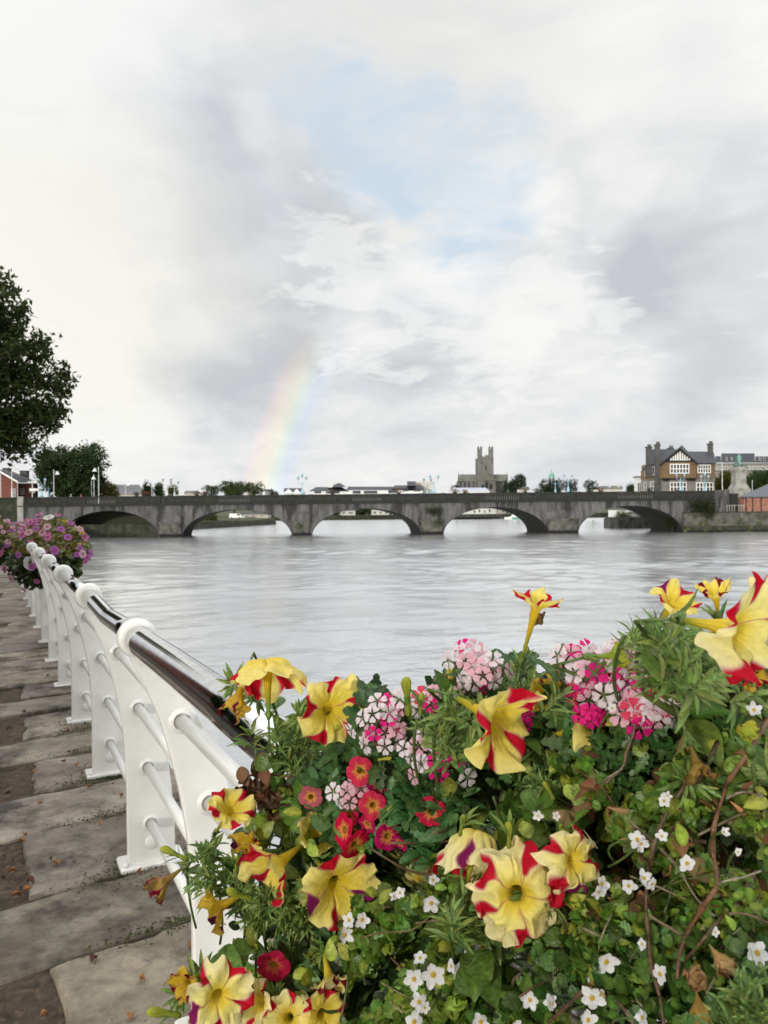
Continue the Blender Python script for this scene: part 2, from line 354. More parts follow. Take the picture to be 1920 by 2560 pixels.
# ------------------------------------------------------------------ river, land, quay
WATER_Z = -3.12
def water_mat():
    m, t, out = newmat('river_water'); N_, L_ = t.nodes, t.links
    tc_ = N_.new('ShaderNodeTexCoord')
    def noise(sc, dt_, stretch=(1, 1, 1), dist=0.0, rough=.55):
        mp = N_.new('ShaderNodeMapping'); mp.inputs['Scale'].default_value = stretch; L_.new(tc_.outputs['Object'], mp.inputs[0])
        n = N_.new('ShaderNodeTexNoise'); n.inputs['Scale'].default_value = sc; n.inputs['Detail'].default_value = dt_; n.inputs['Roughness'].default_value = rough
        n.inputs['Distortion'].default_value = dist; L_.new(mp.outputs[0], n.inputs['Vector']); return n.outputs['Fac']
    def ma(op, a, b):
        n = N_.new('ShaderNodeMath'); n.operation = op
        for i, x_ in enumerate((a, b)):
            if isinstance(x_, (int, float)): n.inputs[i].default_value = x_
            else: L_.new(x_, n.inputs[i])
        return n.outputs[0]
    calm = noise(.055, 4, (.5, 1.3, 1), .6)                    # slicks and ruffled patches
    cr = N_.new('ShaderNodeMapRange'); L_.new(calm, cr.inputs[0]); cr.inputs[1].default_value = .36; cr.inputs[2].default_value = .64; cr.inputs[3].default_value = .45; cr.inputs[4].default_value = 1.0
    h = ma('ADD', ma('MULTIPLY', noise(3.5, 4, (.7, 1.2, 1), .5), .030), ma('MULTIPLY', noise(.32, 3, (.6, 1.2, 1), .4), .02))
    h = ma('MULTIPLY', h, cr.outputs[0])
    b = N_.new('ShaderNodeBump'); b.inputs['Strength'].default_value = 1.0; b.inputs['Distance'].default_value = 1.0; L_.new(h, b.inputs['Height'])
    fr = N_.new('ShaderNodeFresnel'); fr.inputs['IOR'].default_value = 1.33; L_.new(b.outputs[0], fr.inputs['Normal'])
    fac = ma('POWER', fr.outputs[0], .12)
    g = N_.new('ShaderNodeBsdfGlossy'); g.distribution = 'MULTI_GGX'; g.inputs['Roughness'].default_value = .07
    sx = N_.new('ShaderNodeSeparateXYZ'); L_.new(tc_.outputs['Object'], sx.inputs[0]); wr_ = N_.new('ShaderNodeMapRange'); L_.new(sx.outputs[1], wr_.inputs[0]); wr_.inputs[1].default_value = 20; wr_.inputs[2].default_value = 110; wr_.inputs[3].default_value = .13; wr_.inputs[4].default_value = .20     # wind-ruffled further out
    L_.new(wr_.outputs[0], g.inputs['Roughness']); g.inputs[0].default_value = (.96, .97, .97, 1); L_.new(b.outputs[0], g.inputs['Normal'])
    d = N_.new('ShaderNodeBsdfDiffuse'); d.inputs[0].default_value = (.25, .255, .255, 1)
    mx = N_.new('ShaderNodeMixShader'); L_.new(fac, mx.inputs[0]); L_.new(d.outputs[0], mx.inputs[1]); L_.new(g.outputs[0], mx.inputs[2]); L_.new(mx.outputs[0], out.inputs[0])
    return m
# waves as real geometry where the river is near enough to see them, flat beyond
ys = [2.5]
while ys[-1] < 215: ys.append(ys[-1] + max(.10, ys[-1] * .0058))
ys = np.array(ys); us = np.linspace(-.95, .95, 440)
gy, gu = np.meshgrid(ys, us, indexing='ij'); gx = gu * np.maximum(gy, 6); gz = np.zeros_like(gx); wr = np.random.default_rng(4)
dyv = np.maximum(np.maximum(.10, gy * .0058), gy * (us[1] - us[0]))
for i in range(34):
    lam = .55 * 1.12 ** i * wr.uniform(.9, 1.1)
    if lam > 14: lam = wr.uniform(1.2, 6)
    a_ = wr.normal(1.57, .85); kx, ky = math.cos(a_) * 6.283 / lam, math.sin(a_) * 6.283 / lam
    amp = .017 * lam / 6.283 * (1.5 if lam < 3 else 1.0); gz += amp * np.clip(lam / (dyv * 3.2) - .6, 0, 1) * np.sin(kx * gx + ky * gy + wr.uniform(0, 6.28) + .8 * np.sin(gx * .11 + i) + .6 * np.sin(gy * .07 + i * 2))
calm_ = .72 + .38 * np.sin(gx * .09 + 1.3 * np.sin(gy * .05)) * np.sin(gy * .13 + .8 * np.sin(gx * .06)) + .2 * np.sin(gy * .31 + gx * .05)
gz *= np.clip(calm_, .25, 1.3) * np.clip((212 - gy) / 40, 0, 1)
V = np.stack([gx, gy, gz + WATER_Z], -1).reshape(-1, 3); nu = len(us)
mb = MB(); mb.add(V, [(r * nu + c, r * nu + c + 1, (r + 1) * nu + c + 1, (r + 1) * nu + c) for r in range(len(ys) - 1) for c in range(nu - 1)])
yl = float(ys[-1])
mb.add([(-700, yl, WATER_Z), (900, yl, WATER_Z), (900, 700, WATER_Z), (-700, 700, WATER_Z), (-700, -60, WATER_Z - .4), (900, -60, WATER_Z - .4), (900, yl, WATER_Z - .4), (-700, yl, WATER_Z - .4)], [(0, 1, 2, 3), (4, 5, 6, 7)])
tag(mb.build('river', water_mat(), smooth=True), kind='structure')

# rail frame: t along the railing (away from the camera), n towards the land
def V2(x_, y_): return Vector((x_, y_, 0))
T_F = V2(-.515, 1).normalized(); N_F = V2(-T_F.y, T_F.x)          # far straight run
B0 = V2(-.969, 3.12)                                                # foot of the post whose whole front shows
def along(s, o=0.0, z=0.0):
    p = B0 + T_F * s + N_F * o
    return Vector((p.x, p.y, z))
STEP = 1.22
# near run turns a little at the mitred post
T_N = V2(-.540, 1).normalized(); N_N = V2(-T_N.y, T_N.x)
KNEE = B0 - T_F * 1.14                                              # foot of the mitred post
def near(s, o=0.0, z=0.0):
    p = KNEE - T_N * s + N_N * o                                     # s grows towards the camera
    return Vector((p.x, p.y, z))

M['ground'] = surf('tarmac_and_grass', (.060, .058, .055), (.045, .05, .035), .9, .3, c3=(.035, .05, .018), s3=.05, bump=.01, bscale=20)
M['grassbank'] = surf('rough_grass', (.045, .065, .020), (.070, .068, .030), .95, .6, c3=(.03, .04, .012), s3=.2, bump=.1, bscale=2)
def land(name, poly, z, mat, skirt=True):
    m_ = MB(); n = len(poly)
    V = [(x_, y_, z) for x_, y_ in poly] + [(x_, y_, -5.0) for x_, y_ in poly]
    m_.add(V, [tuple(range(n))] + [(i, n + i, n + (i + 1) % n, (i + 1) % n) for i in range(n)])
    return tag(m_.build(name, mat), kind='structure')
e0 = near(9, -.32); e1 = near(0, -.32); e2 = along(44, -.32)
land('quay_ground', [(e0.x, e0.y), (e1.x, e1.y), (e2.x, e2.y), (-27, 52), (-46, 92), (-62.5, 138.5), (-62.5, 152), (-220, 152), (-220, -60), (e0.x - 3, -60)], -.035, M['ground'])
land('bank_beyond_bridge', [(-61.5, 152.5), (-50, 200), (-37.5, 262), (-43, 300), (-60, 378), (-400, 400), (-400, 152.5)], -1.4, M['grassbank'])
land('far_bank', [(-400, 400.5), (-60, 378.5), (0, 372), (40, 380), (120, 392), (230, 380), (900, 420), (2600, 2600), (-2600, 2600), (-2600, 400.5)], -1.05, M['grassbank'])
ra = at(1752, 1283, 138.4)
land('right_quay', [(ra.x, 138.4), (260, 136), (600, 136), (600, 330), (120, 330), (66, 200), (ra.x, 153)], .30, M['ground'])
# riverbed ground sheet reaching the horizon below everything
mb = MB(); mb.add([(-4000, -500, -5.2), (4000, -500, -5.2), (4000, 6000, -5.2), (-4000, 6000, -5.2)], [(0, 1, 2, 3)])
tag(mb.build('ground', M['grassbank']), kind='structure')
# low hills on the skyline
mb = MB(); hp = []
for i in range(61):
    px = -200 + i * 40; hgt = 6 + 5 * math.sin(i * .37) + 4 * math.sin(i * .91 + 1)
    if 1500 < px < 1640: hgt += 24 * math.exp(-((px - 1590) / 45) ** 2)
    x_ = (px - 960) / FPX * 1500; hp.append((x_, 1500, max(2, hgt)))
V = [(a, b, -2) for a, b, c in hp] + hp + [(a * 1.2, b + 500, -2) for a, b, c in hp]; n = len(hp)
F = [(i, i + 1, n + i + 1, n + i) for i in range(n - 1)] + [(n + i, n + i + 1, 2 * n + i + 1, 2 * n + i) for i in range(n - 1)]
mb.add(V, F); tag(mb.build('hills', surf('distant_hill', (.10, .12, .09), (.14, .15, .12), .95, .02)), kind='structure')

# coping slabs: worn, uneven stones laid across the quay edge
def slab(m_, s0, s1, o0, o1, z, seed, frame, ht=.05):
    r_ = random.Random(seed); pts = []
    sk = .16
    def edge(a, b, k):
        for i in range(k):
            f = i / k; x_ = a[0] + (b[0] - a[0]) * f; y_ = a[1] + (b[1] - a[1]) * f
            j = .016 if 0 < i else .0
            pts.append((x_ + r_.uniform(-j, j), y_ + r_.uniform(-j, j)))
    j = lambda q: r_.uniform(-q, q)
    c = [(s0 + j(.012) , o0), (s1 + j(.012), o0), (s1 - sk * (o1 - o0) + j(.03) , o1 + j(.05)), (s0 - sk * (o1 - o0) + j(.03), o1 + j(.05))]
    for a, b, k in ((0, 1, 8), (1, 2, 14), (2, 3, 8), (3, 0, 14)): edge(c[a], c[b], k)
    n = len(pts); cx = sum(p[0] for p in pts) / n; cy = sum(p[1] for p in pts) / n
    V = []; tint = r_.uniform(.75, 1.2)
    for ins, zz_ in ((0, z - ht), (0, z - .012), (.007, z - .003), (.022, z + .0), (.3, z + .004), (.6, z + .003)):
        for p in pts:
            dx, dy = cx - p[0], cy - p[1]; dl = math.hypot(dx, dy)
            q = ins / dl if ins < .1 else ins
            w = frame(p[0] + dx * q, p[1] + dy * q)
            V.append((w.x, w.y, zz_ + (r_.uniform(-.004, .004) if ins > .005 else 0)))
    F = [(r * n + i, r * n + (i + 1) % n, (r + 1) * n + (i + 1) % n, (r + 1) * n + i) for r in range(5) for i in range(n)]
    F.append(tuple(5 * n + i for i in range(n)))
    m_.add(V, F, (tint, tint * r_.uniform(.95, 1.0), tint * r_.uniform(.88, 1.0)))
mb = MB(); i = 0
fr_ = lambda s_, o_: along(s_, o_)
JT = [-3.2, -2.5, -1.85, -1.10, -.46, .04, .68, 1.22, 1.80, 2.28, 2.95, 3.40]
while JT[-1] < 34: JT.append(JT[-1] + rng.choice([.50, .62, .55, .72, .46]) * (1 if JT[-1] < 8 else 1.3))
for i in range(len(JT) - 1):
    s, ln = JT[i], JT[i + 1] - JT[i]; long_ = i % 2 == 0 or i > 11 and rng.random() < .5
    slab(mb, s + .024, s + ln - .018, -.33, (1.30 if long_ else .37) + rng.uniform(-.04, .06), rng.uniform(-.006, .010), i + 31, fr_)
    if not long_ and i > 6: slab(mb, s + .05, s + ln - .06, .62 + rng.uniform(0, .2), 1.5, rng.uniform(-.02, -.01), i + 131, fr_)
tag(mb.build('path', M['slab'], smooth=False), kind='structure')
# earth showing between and beside the stones
mb = MB(); V = []; ns, no = 150, 60
for a in range(ns + 1):
    for b in range(no + 1):
        w = along(-3.4 + 12 * a / ns, -.30 + 2.9 * b / no); V.append((w.x, w.y, -.026 + rng.uniform(-.008, .012)))
mb.add(V, [(a * (no + 1) + b, a * (no + 1) + b + 1, (a + 1) * (no + 1) + b + 1, (a + 1) * (no + 1) + b) for a in range(ns) for b in range(no)])
tag(mb.build('earth', M['dirt'], smooth=True), kind='structure')
# grit and pebbles in the earth, moss in the joints (nobody could count them)
mb = MB()
for k in range(1600):
    w = along(rng.uniform(-2.6, 4), rng.choice([rng.uniform(.48, .95), rng.uniform(.5, 2.2)])); r_ = rng.uniform(.002, .008)
    c = rng.choice([(.10, .075, .055), (.06, .03, .025), (.15, .12, .09), (.04, .03, .025)])
    Vv = nr.normal(size=(6, 3)) * .25 + np.array([(1, 0, 0), (-1, 0, 0), (0, 1, 0), (0, -1, 0), (0, 0, .7), (0, 0, -.7)])
    mb.add(Vv * r_ + np.array([w.x, w.y, -.018]), [(0, 2, 4), (2, 1, 4), (1, 3, 4), (3, 0, 4), (2, 0, 5), (1, 2, 5), (3, 1, 5), (0, 3, 5)], c)
tag(mb.build('gravel', M['moss']), 'brown grit and small pebbles in the earth between the stones', 'gravel', kind='stuff')
mb = MB()
for k in range(9000):
    if k % 3: s_ = rng.choice(JT[2:16]) + rng.gauss(.02, .035); o_ = rng.choice([rng.uniform(-.28, .05), rng.gauss(.10, .12)]); s_ -= .16 * (o_ + .33)
    else:
        q_ = rng.choice([0, 1, 2, 3, 4, -1]) * STEP; s_ = q_ + rng.gauss(.02, .10); o_ = rng.gauss(.02, .11)
    w = along(s_, o_, .004); a = rng.uniform(0, 6.3); h_ = rng.uniform(.002, .007); q = rng.uniform(.003, .009)
    g = rng.uniform(.5, 1.4); c = (.060 * g, .075 * g, .018 * g)
    mb.add([(w.x - q * math.cos(a), w.y - q * math.sin(a), w.z), (w.x + q * math.cos(a), w.y + q * math.sin(a), w.z), (w.x + rng.uniform(-q, q), w.y + rng.uniform(-q, q), w.z + h_)], [(0, 1, 2)], c)
tag(mb.build('moss', M['moss']), 'dark green moss growing in the joints at the post feet', 'moss', kind='stuff')
# fallen leaves lying on the stones
leafpos = [(235, 2430 - 30), (357, 2450), (480, 2370), (62, 2090), (128, 2150), (68, 2225), (75, 2205), (225, 1968), (348, 2183), (305, 1990), (55, 2105), (20, 1985),
           (100, 2010), (170, 1830), (60, 1780), (190, 1915), (120, 1690), (330, 2545), (110, 2540), (90, 1930), (40, 2240), (250, 2060), (30, 2180), (140, 2160), (160, 1905)]
M['dryleaf'] = leafy('dry_leaf', .15, .7, .2)
for i, (px, py) in enumerate(leafpos):
    H = 1275 - .0096 * (px - 960)
    d_ = 1.44 * FPX / (py - H); p = at(px, py, d_); r_ = random.Random(i)
    Lf = r_.uniform(.018, .034); Wd = Lf * r_.uniform(.35, .55); c = r_.choice([(.30, .13, .045), (.20, .085, .03), (.34, .17, .07), (.10, .04, .025)])
    V = []; F = []
    for a in range(6):
        f = a / 5; w_ = Wd * math.sin(math.pi * min(1, f * .92 + .06)); cz = .010 * math.sin(f * 3) * r_.uniform(.7, 1.3)
        V += [(f * Lf - Lf / 2, -w_, cz + .010), (f * Lf - Lf / 2, 0, cz * .5), (f * Lf - Lf / 2, w_, cz + .008)]
    for a in range(5): F += [(a * 3, a * 3 + 1, a * 3 + 4, a * 3 + 3), (a * 3 + 1, a * 3 + 2, a * 3 + 5, a * 3 + 4)]
    lb = MB(); lb.add(V, F, c); o = lb.build('fallen_leaf', M['dryleaf'], smooth=True)
    o.location = (p.x, p.y, .008); o.rotation_euler = (r_.uniform(-.2, .2), r_.uniform(-.2, .2), r_.uniform(0, 6.3))
    tag(o, 'small curled brown dead leaf lying on the stone path beside the white railing', 'leaf', 'dead leaves scattered on the path')

# ------------------------------------------------------------------ white railing
RAILZ = 1.12
rail = thing('railing', 'white painted quayside railing of curved flat posts with a polished steel handrail', 'railing', tuple(along(0)))
RL = Matrix.Translation(-along(0))
PROF = [(0.012, .095, .0), (.10, .095, .0), (.20, .093, .003), (.32, .089, .007), (.45, .083, .016), (.58, .076, .032), (.70, .068, .060), (.80, .060, .090), (.90, .051, .126), (.99, .045, .168), (1.06, .042, .206), (1.115, .040, .232)]
BARS = [(.178, .003), (.41, .013), (.655, .048), (.888, .121)]
def post_mesh():
    m_ = MB(); th = .011; V = []
    for z, hw, o in PROF:
        V += [(-o - hw + .006, -th, z), (-o - hw, -th + .004, z), (-o - hw, th, z), (-o + hw, th, z), (-o + hw, -th + .004, z), (-o + hw - .006, -th, z)]
    n = 6; k = len(PROF)
    F = [(r * n + i, r * n + (i + 1) % n, (r + 1) * n + (i + 1) % n, (r + 1) * n + i) for r in range(k - 1) for i in range(n)] + [tuple(range(n))[::-1], tuple((k - 1) * n + i for i in range(n))]
    m_.add(V, F)
    # stiffening web behind the plate
    V = []
    for z, hw, o in PROF: V += [(-o - .007, th, z), (-o + .007, th, z), (-o + .007, th + .075 - .03 * z, z), (-o - .007, th + .075 - .03 * z, z)]
    m_.add(V, [(r * 4 + i, r * 4 + (i + 1) % 4, (r + 1) * 4 + (i + 1) % 4, (r + 1) * 4 + i) for r in range(k - 1) for i in range(4)])
    return m_
RX = Matrix.Rotation(R(90), 4, 'X')          # local Z (lathe axis) -> along the rail
def post(parent):
    p = post_mesh().build('post', M['paint'], parent)
    q = MB(); q.bbox(-.125, .135, -.035, .105, .0, .020, .006)
    for bx_ in (-.105, .115): q.lathe([(.011, 0), (.011, .012), (.007, .015)], 8, Matrix.Translation((bx_, -.018, .019)))
    q.build('base_plate', M['paint'], p)
    q = MB(); q.lathe([(.030, -.024), (.043, -.024), (.0475, -.021), (.050, -.014), (.0515, 0), (.050, .014), (.0475, .021), (.043, .024), (.030, .024)], 32, Matrix.Translation((-.232, .005, RAILZ)) @ RX)
    q.build('collar', M['paint'], p, True)
    for z, o in BARS:
        q = MB(); q.lathe([(.043, -.013), (.043, .003), (.0415, .006), (.027, .0085), (.0245, .012), (.0222, .012), (.0220, -.010)], 28, Matrix.Translation((-o, -.004, z)) @ RX); q.build('socket', M['paint'], p, True)
    q = MB(); q.lathe([(.027, 0), (.027, .012), (.022, .016)], 20, Matrix.Translation((.0, -.004, .10)) @ RX); q.build('bolt_cap', M['paint'], p, True)
    return p
proto = None
def place_post(pos, t_):
    global proto
    if proto is None: o = proto = post(rail)
    else: o = copy_tree(proto, rail)
    # local -x points to the land, local -y to the camera side
    Mx = Matrix(((t_.y, t_.x, 0), (-t_.x, t_.y, 0), (0, 0, 1)))
    o.matrix_basis = Matrix.Translation(pos - along(0)) @ Mx.to_4x4()
    return o
posts = []
for k in range(1, 19): posts.append((along(k * STEP), T_F))
posts.insert(0, (along(0), T_F))
kn = ((T_F + T_N) / 2).normalized()
posts.insert(0, (Vector((KNEE.x, KNEE.y, 0)), kn))
for k in (1, 2): posts.insert(0, (near(k * 1.16), T_N))
for p, t_ in posts: place_post(p, t_)
loc = lambda v: tuple(v - along(0))
def nrmof(t_): return Vector((-t_.y, t_.x, 0))
# horizontal bars, bay by bay
for k in range(len(posts) - 1):
    (pa, ta), (pb, tb) = posts[k], posts[k + 1]
    for z, o in BARS:
        m_ = MB(); a = pa + nrmof(ta) * o + Vector((0, 0, z)); b = pb + nrmof(tb) * o + Vector((0, 0, z))
        m_.tube([loc(a), loc(b)], .0185, 16); m_.build('bar', M['paint'], rail, True)
# steel handrail in mitred lengths
def hr(pt): return pt[0] + nrmof(pt[1]) * .232 + Vector((0, 0, RAILZ))
H0 = [hr(p) for p in posts]
m_ = MB()
kneei = 2
for k in range(len(H0) - 1):
    a, b = H0[k], H0[k + 1]; dvec = (b - a); r_ = .0275
    if k < kneei:                                    # nearest two bays are a heavier tube
        P_ = [a, a + dvec * .30, a + dvec * .62, a + dvec * .93, b]; rr = [.037, .037, .0365, .036, .0355]
        P_[3].z -= .004; m_.tube([loc(v) for v in P_], rr, 36)
    elif k == kneei:                                 # cut and welded with a dip between the two posts
        c = a + dvec * .46 + Vector((0, 0, -.012)); e_ = a + dvec * .50 + Vector((0, 0, -.013))
        m_.tube([loc(a), loc(a + dvec * .2 + Vector((0, 0, -.003))), loc(c), loc(e_), loc(a + dvec * .80 + Vector((0, 0, -.004))), loc(b)], [.0285] * 6, 36)
    else:
        m_.tube([loc(a), loc(a + dvec * .5 + Vector((0, 0, rng.uniform(-.003, .002)))), loc(b)], [.0275] * 3, 28)
m_.build('handrail', M['steel'], rail, True)
# ------------------------------------------------------------------ stone bridge (front face 139 m away, square to the view)
BY = 139.0; PXM = BY / FPX
def bx(px): return (px - 960) * PXM
def zz_at(px, py, d): return at(px, py, d).z
PAR_T, PAR_B, COR_B = 4.42, 3.02, 2.66
ARCHES = [(150, 397), (455, 731), (778, 1053), (1108, 1370), (1445, 1706)]
CROWN, SPRING = 1.80, -3.30
bridge = thing('stone_bridge', 'long dark stone road bridge of five flat arches across the river', 'bridge', (0, BY, 0))
def bl(v): return v                                   # children carry coordinates relative to the bridge's base
SKEW = -.12
def xz_arch(a, b, n=36):
    out = []
    for i in range(n + 1):
        th = math.pi * i / n
        c, s_ = math.cos(th), math.sin(th)
        e = lambda q, p: math.copysign(abs(q) ** p, q)
        out.append(((a + b) / 2 - (b - a) / 2 * e(c, 1.0), SPRING + (CROWN - SPRING) * e(s_, 1.0)))
    return out
WID = 12.5
# spandrel walls with the arch openings cut out, both faces
def spandrel(m_, y, flip):
    xs0, xs1 = bx(46), bx(1790)
    def quad(x0, x1, z0, z1, t0, t1):
        V = [(x0 + SKEW * y, y, z0), (x1 + SKEW * y, y, z1), (x1 + SKEW * y, y, t1), (x0 + SKEW * y, y, t0)]; m_.add(V, [(0, 1, 2, 3) if not flip else (3, 2, 1, 0)])
    px_ = xs0
    for a, b in ARCHES:
        xa, xb = bx(a), bx(b)
        quad(px_, xa, -3.6, -3.6, COR_B, COR_B)
        P = xz_arch(xa, xb)
        for (x0, z0), (x1, z1) in zip(P[:-1], P[1:]): quad(x0, x1, z0, z1, COR_B, COR_B)
        px_ = xb
    quad(px_, xs1, -3.6, -3.6, COR_B, COR_B)
for y_, fl_ in ((0, False), (WID, True)):
    m_ = MB(); spandrel(m_, y_, fl_); m_.build('spandrel_wall', M['stone'], bridge)
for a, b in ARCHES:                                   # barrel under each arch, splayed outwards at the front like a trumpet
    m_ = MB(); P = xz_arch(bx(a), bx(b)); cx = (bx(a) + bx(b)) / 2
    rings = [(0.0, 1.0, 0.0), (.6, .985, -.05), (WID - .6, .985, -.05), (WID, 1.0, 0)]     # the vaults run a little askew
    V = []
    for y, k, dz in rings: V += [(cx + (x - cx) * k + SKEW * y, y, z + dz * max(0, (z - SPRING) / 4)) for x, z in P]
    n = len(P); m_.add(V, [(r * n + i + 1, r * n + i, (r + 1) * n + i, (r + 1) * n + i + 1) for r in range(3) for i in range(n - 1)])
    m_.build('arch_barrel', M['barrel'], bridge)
piers = [(398, 454), (733, 776), (1053, 1108), (1370, 1445)]
for a, b in piers:                                    # piers with rounded cutwaters and a weathered cap block above
    m_ = MB(); x0, x1 = bx(a), bx(b); w = x1 - x0; r_ = w * .5 ; cx = (x0 + x1) / 2
    prof = [(x0 + .04 + SKEW * WID, WID + .2)] + [(cx - r_ * math.cos(t), .0 - r_ * .40 * math.sin(t)) for t in [math.pi * i / 14 for i in range(15)]] + [(x1 - .04 + SKEW * WID, WID + .2)]
    m_.prism(prof, 'Z', -3.9, -.78)
    m_.prism([(cx + (x - cx) * 1.05, y - .10) for x, y in prof], 'Z', -.78, -.45)
    m_.build('pier', M['quay'], bridge)
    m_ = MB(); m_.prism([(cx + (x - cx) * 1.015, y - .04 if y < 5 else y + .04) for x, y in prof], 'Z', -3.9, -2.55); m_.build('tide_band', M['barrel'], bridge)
    m_ = MB(); prof2 = [(cx - r_ * 1.12 * math.cos(t), .0 - .45 * math.sin(t)) for t in [math.pi * i / 14 for i in range(15)]]
    m_.prism(prof2, 'Z', -.45, .75)
    m_.prism([(cx + (x - cx) * .72, y * .7) for x, y in prof2], 'Z', .75, 1.15)
    m_.build('cutwater_cap', M['stone'], bridge)
m_ = MB(); m_.box(bx(46), bx(1790), -.32, WID + .32, COR_B, COR_B + .16); m_.box(bx(46), bx(1790), -.18, WID + .18, COR_B + .16, PAR_B)
m_.build('cornice', M['stone_dark'], bridge)
# parapet: solid panels with a run of balusters above every crown
gaps = [(216, 290), (546, 625), (880, 955), (1212, 1300), (1545, 1635)]
m_ = MB(); m2 = MB(); x_ = bx(46)
m_.box(bx(46), bx(1812), WID - .3, WID + .06, PAR_B, PAR_T - .22)
def solid(x0, x1):
    m_.box(x0, x1, -.06, .30, PAR_B, PAR_T - .22)
    k = max(1, round((x1 - x0) / 4.5))
    for i in range(k):
        a = x0 + (x1 - x0) * i / k + .25; b = x0 + (x1 - x0) * (i + 1) / k - .25
        m_.box(a, b, -.11, -.058, PAR_B + .22, PAR_T - .40)
for a, b in gaps:
    solid(x_, bx(a)); x_ = bx(b)
solid(x_, bx(1812))
m_.box(bx(46), bx(1812), -.16, .40, PAR_T - .22, PAR_T); m_.box(bx(46), bx(1812), WID - .4, WID + .16, PAR_T - .22, PAR_T)
for a in (397, 455, 731, 778, 1053, 1108, 1370, 1445, 1706, 60): m_.box(bx(a) - .35, bx(a) + .35, -.20, .44, PAR_B, PAR_T + .05)
m_.build('parapet', M['stone_dark'], bridge)
bal = None
for a, b in gaps:
    for side_ in (0,):
        n = 15
        for i in range(n):
            if side_ == 1 and i % 3: continue
            xq = bx(a) + (bx(b) - bx(a)) * (i + .5) / n
            if bal is None:
                q = MB(); q.lathe([(.09, 0), (.09, .10), (.055, .16), (.12, .42), (.10, .58), (.055, .95), (.09, 1.06), (.09, 1.18)], 10)
                bal = o = q.build('baluster', M['stone_baluster'], bridge, True)
            else: o = bal.copy(); COL.objects.link(o); o.parent = bridge
            o.location = (xq, .12 if side_ == 0 else WID - .12, PAR_B)
m_ = MB(); m_.box(bx(46), bx(1790), .31, WID - .31, 3.03, 3.10); m_.build('roadway', M['ground'], bridge)
m_ = MB(); m_.bbox(bx(46) - .1, bx(60), -.28, .3, -3.5, PAR_T + .1, .05); m_.build('end_pilaster', M['pale_stone'], bridge)
m_ = MB(); m_.bbox(bx(1786), bx(1822), -.30, .5, -.2, PAR_T + .12, .05); m_.build('end_pilaster', M['stone'], bridge)

# approach walls at both ends and the mossy river wall on the right
def wallthing(name, label, cat, x0, x1, y0, y1, z0, z1, mat, cap=None):
    t_ = thing(name, label, cat, ((x0 + x1) / 2, (y0 + y1) / 2, z0)); lx = (x1 - x0) / 2; ly = (y1 - y0) / 2
    q = MB(); k = max(2, int((x1 - x0) / 3)); V = []
    q.box(-lx, lx, -ly, ly, 0, z1 - z0); q.build('wall_face', mat, t_)
    if cap: q = MB(); q.bbox(-lx - .05, lx + .05, -ly - .12, ly + .12, z1 - z0, z1 - z0 + cap, .04); q.build('coping', M['stone_dark'], t_)
    return t_
wallthing('approach_wall', 'dark stone approach wall running on from the left end of the bridge', 'wall', bx(-260), bx(46) - .12, BY + .0, BY + .5, -3.6, 4.15, M['moss_stone'], .25)
wallthing('approach_wall', 'tall sooty retaining wall between the bridge end and the brick boathouse', 'wall', bx(1823), bx(1856), BY + 1.6, BY + 2.1, .30, 3.6, M['stone_dark'], .3)
w_ = wallthing('river_wall', 'long mossy river wall below the brick boathouse at the right bridge end', 'wall', bx(1706), bx(2300), BY - 1.1, BY + 1.4, -3.9, .40, M['quay'], .14)
q = MB(); 
for k in range(46):
    x_ = rng.uniform(bx(1706), bx(2000)); z_ = rng.uniform(.2, 3.0)
    q.lathe([(rng.uniform(.15, .5), 0), (.02, .3)], 7, Matrix.Translation((x_ - (bx(1706) + bx(2300)) / 2, -1.27, z_)) @ Matrix.Rotation(R(90), 4, 'X') @ Matrix.Scale(1, 4))
q.build('seaweed', M['grassbank'], w_)
q = MB(); lw = (bx(2300) - bx(1706)) / 2; q.box(-lw - .04, lw + .04, -1.30, 1.2, 0, 1.9); q.build('tide_band', M['moss_stone'], w_); q = MB(); q.box(-lw - .06, lw + .06, -1.33, 1.2, 0, 1.15); q.build('tide_band', M['barrel'], w_)
# slipway railing on that wall
fr = thing('slip_railing', 'short white picket railing on the river wall beside the brick boathouse', 'railing', (bx(1835), BY - .4, .54))
for k in range(7):
    q = MB(); q.box(-.05, .05, -.04, .04, 0, 1.25); o = q.build('picket', M['pale_stone'], fr); o.location = (-1.45 + k * .45 + (.35 if k > 3 else 0), 0, 0)
q = MB(); q.box(-1.6, 1.9, -.03, .03, 1.10, 1.17); q.build('top_rail', M['pale_stone'], fr)

# left bank wall seen through the first arches
bw = thing('bank_wall', 'dark overgrown river wall seen through the leftmost bridge arches', 'wall', (-55, 200, -3.5))
Pts = [(-62.3, 139.6 + 13), (-50.2, 199), (-37.7, 262), (-43.2, 300)]
q = MB()
for (x0, y0), (x1, y1) in zip(Pts[:-1], Pts[1:]):
    for k in range(8):
        f0, f1 = k / 8, (k + 1) / 8; a = (x0 + (x1 - x0) * f0 + 55, y0 + (y1 - y0) * f0 - 200); b = (x0 + (x1 - x0) * f1 + 55, y0 + (y1 - y0) * f1 - 200)
        q.add([(a[0] + .8, a[1], -.3), (b[0] + .8, b[1], -.3), (b[0], b[1], 2.2 + .15 * math.sin(k)), (a[0], a[1], 2.2 + .15 * math.sin(k))], [(0, 1, 2, 3)])
q.build('wall_face', M['moss_stone'], bw)
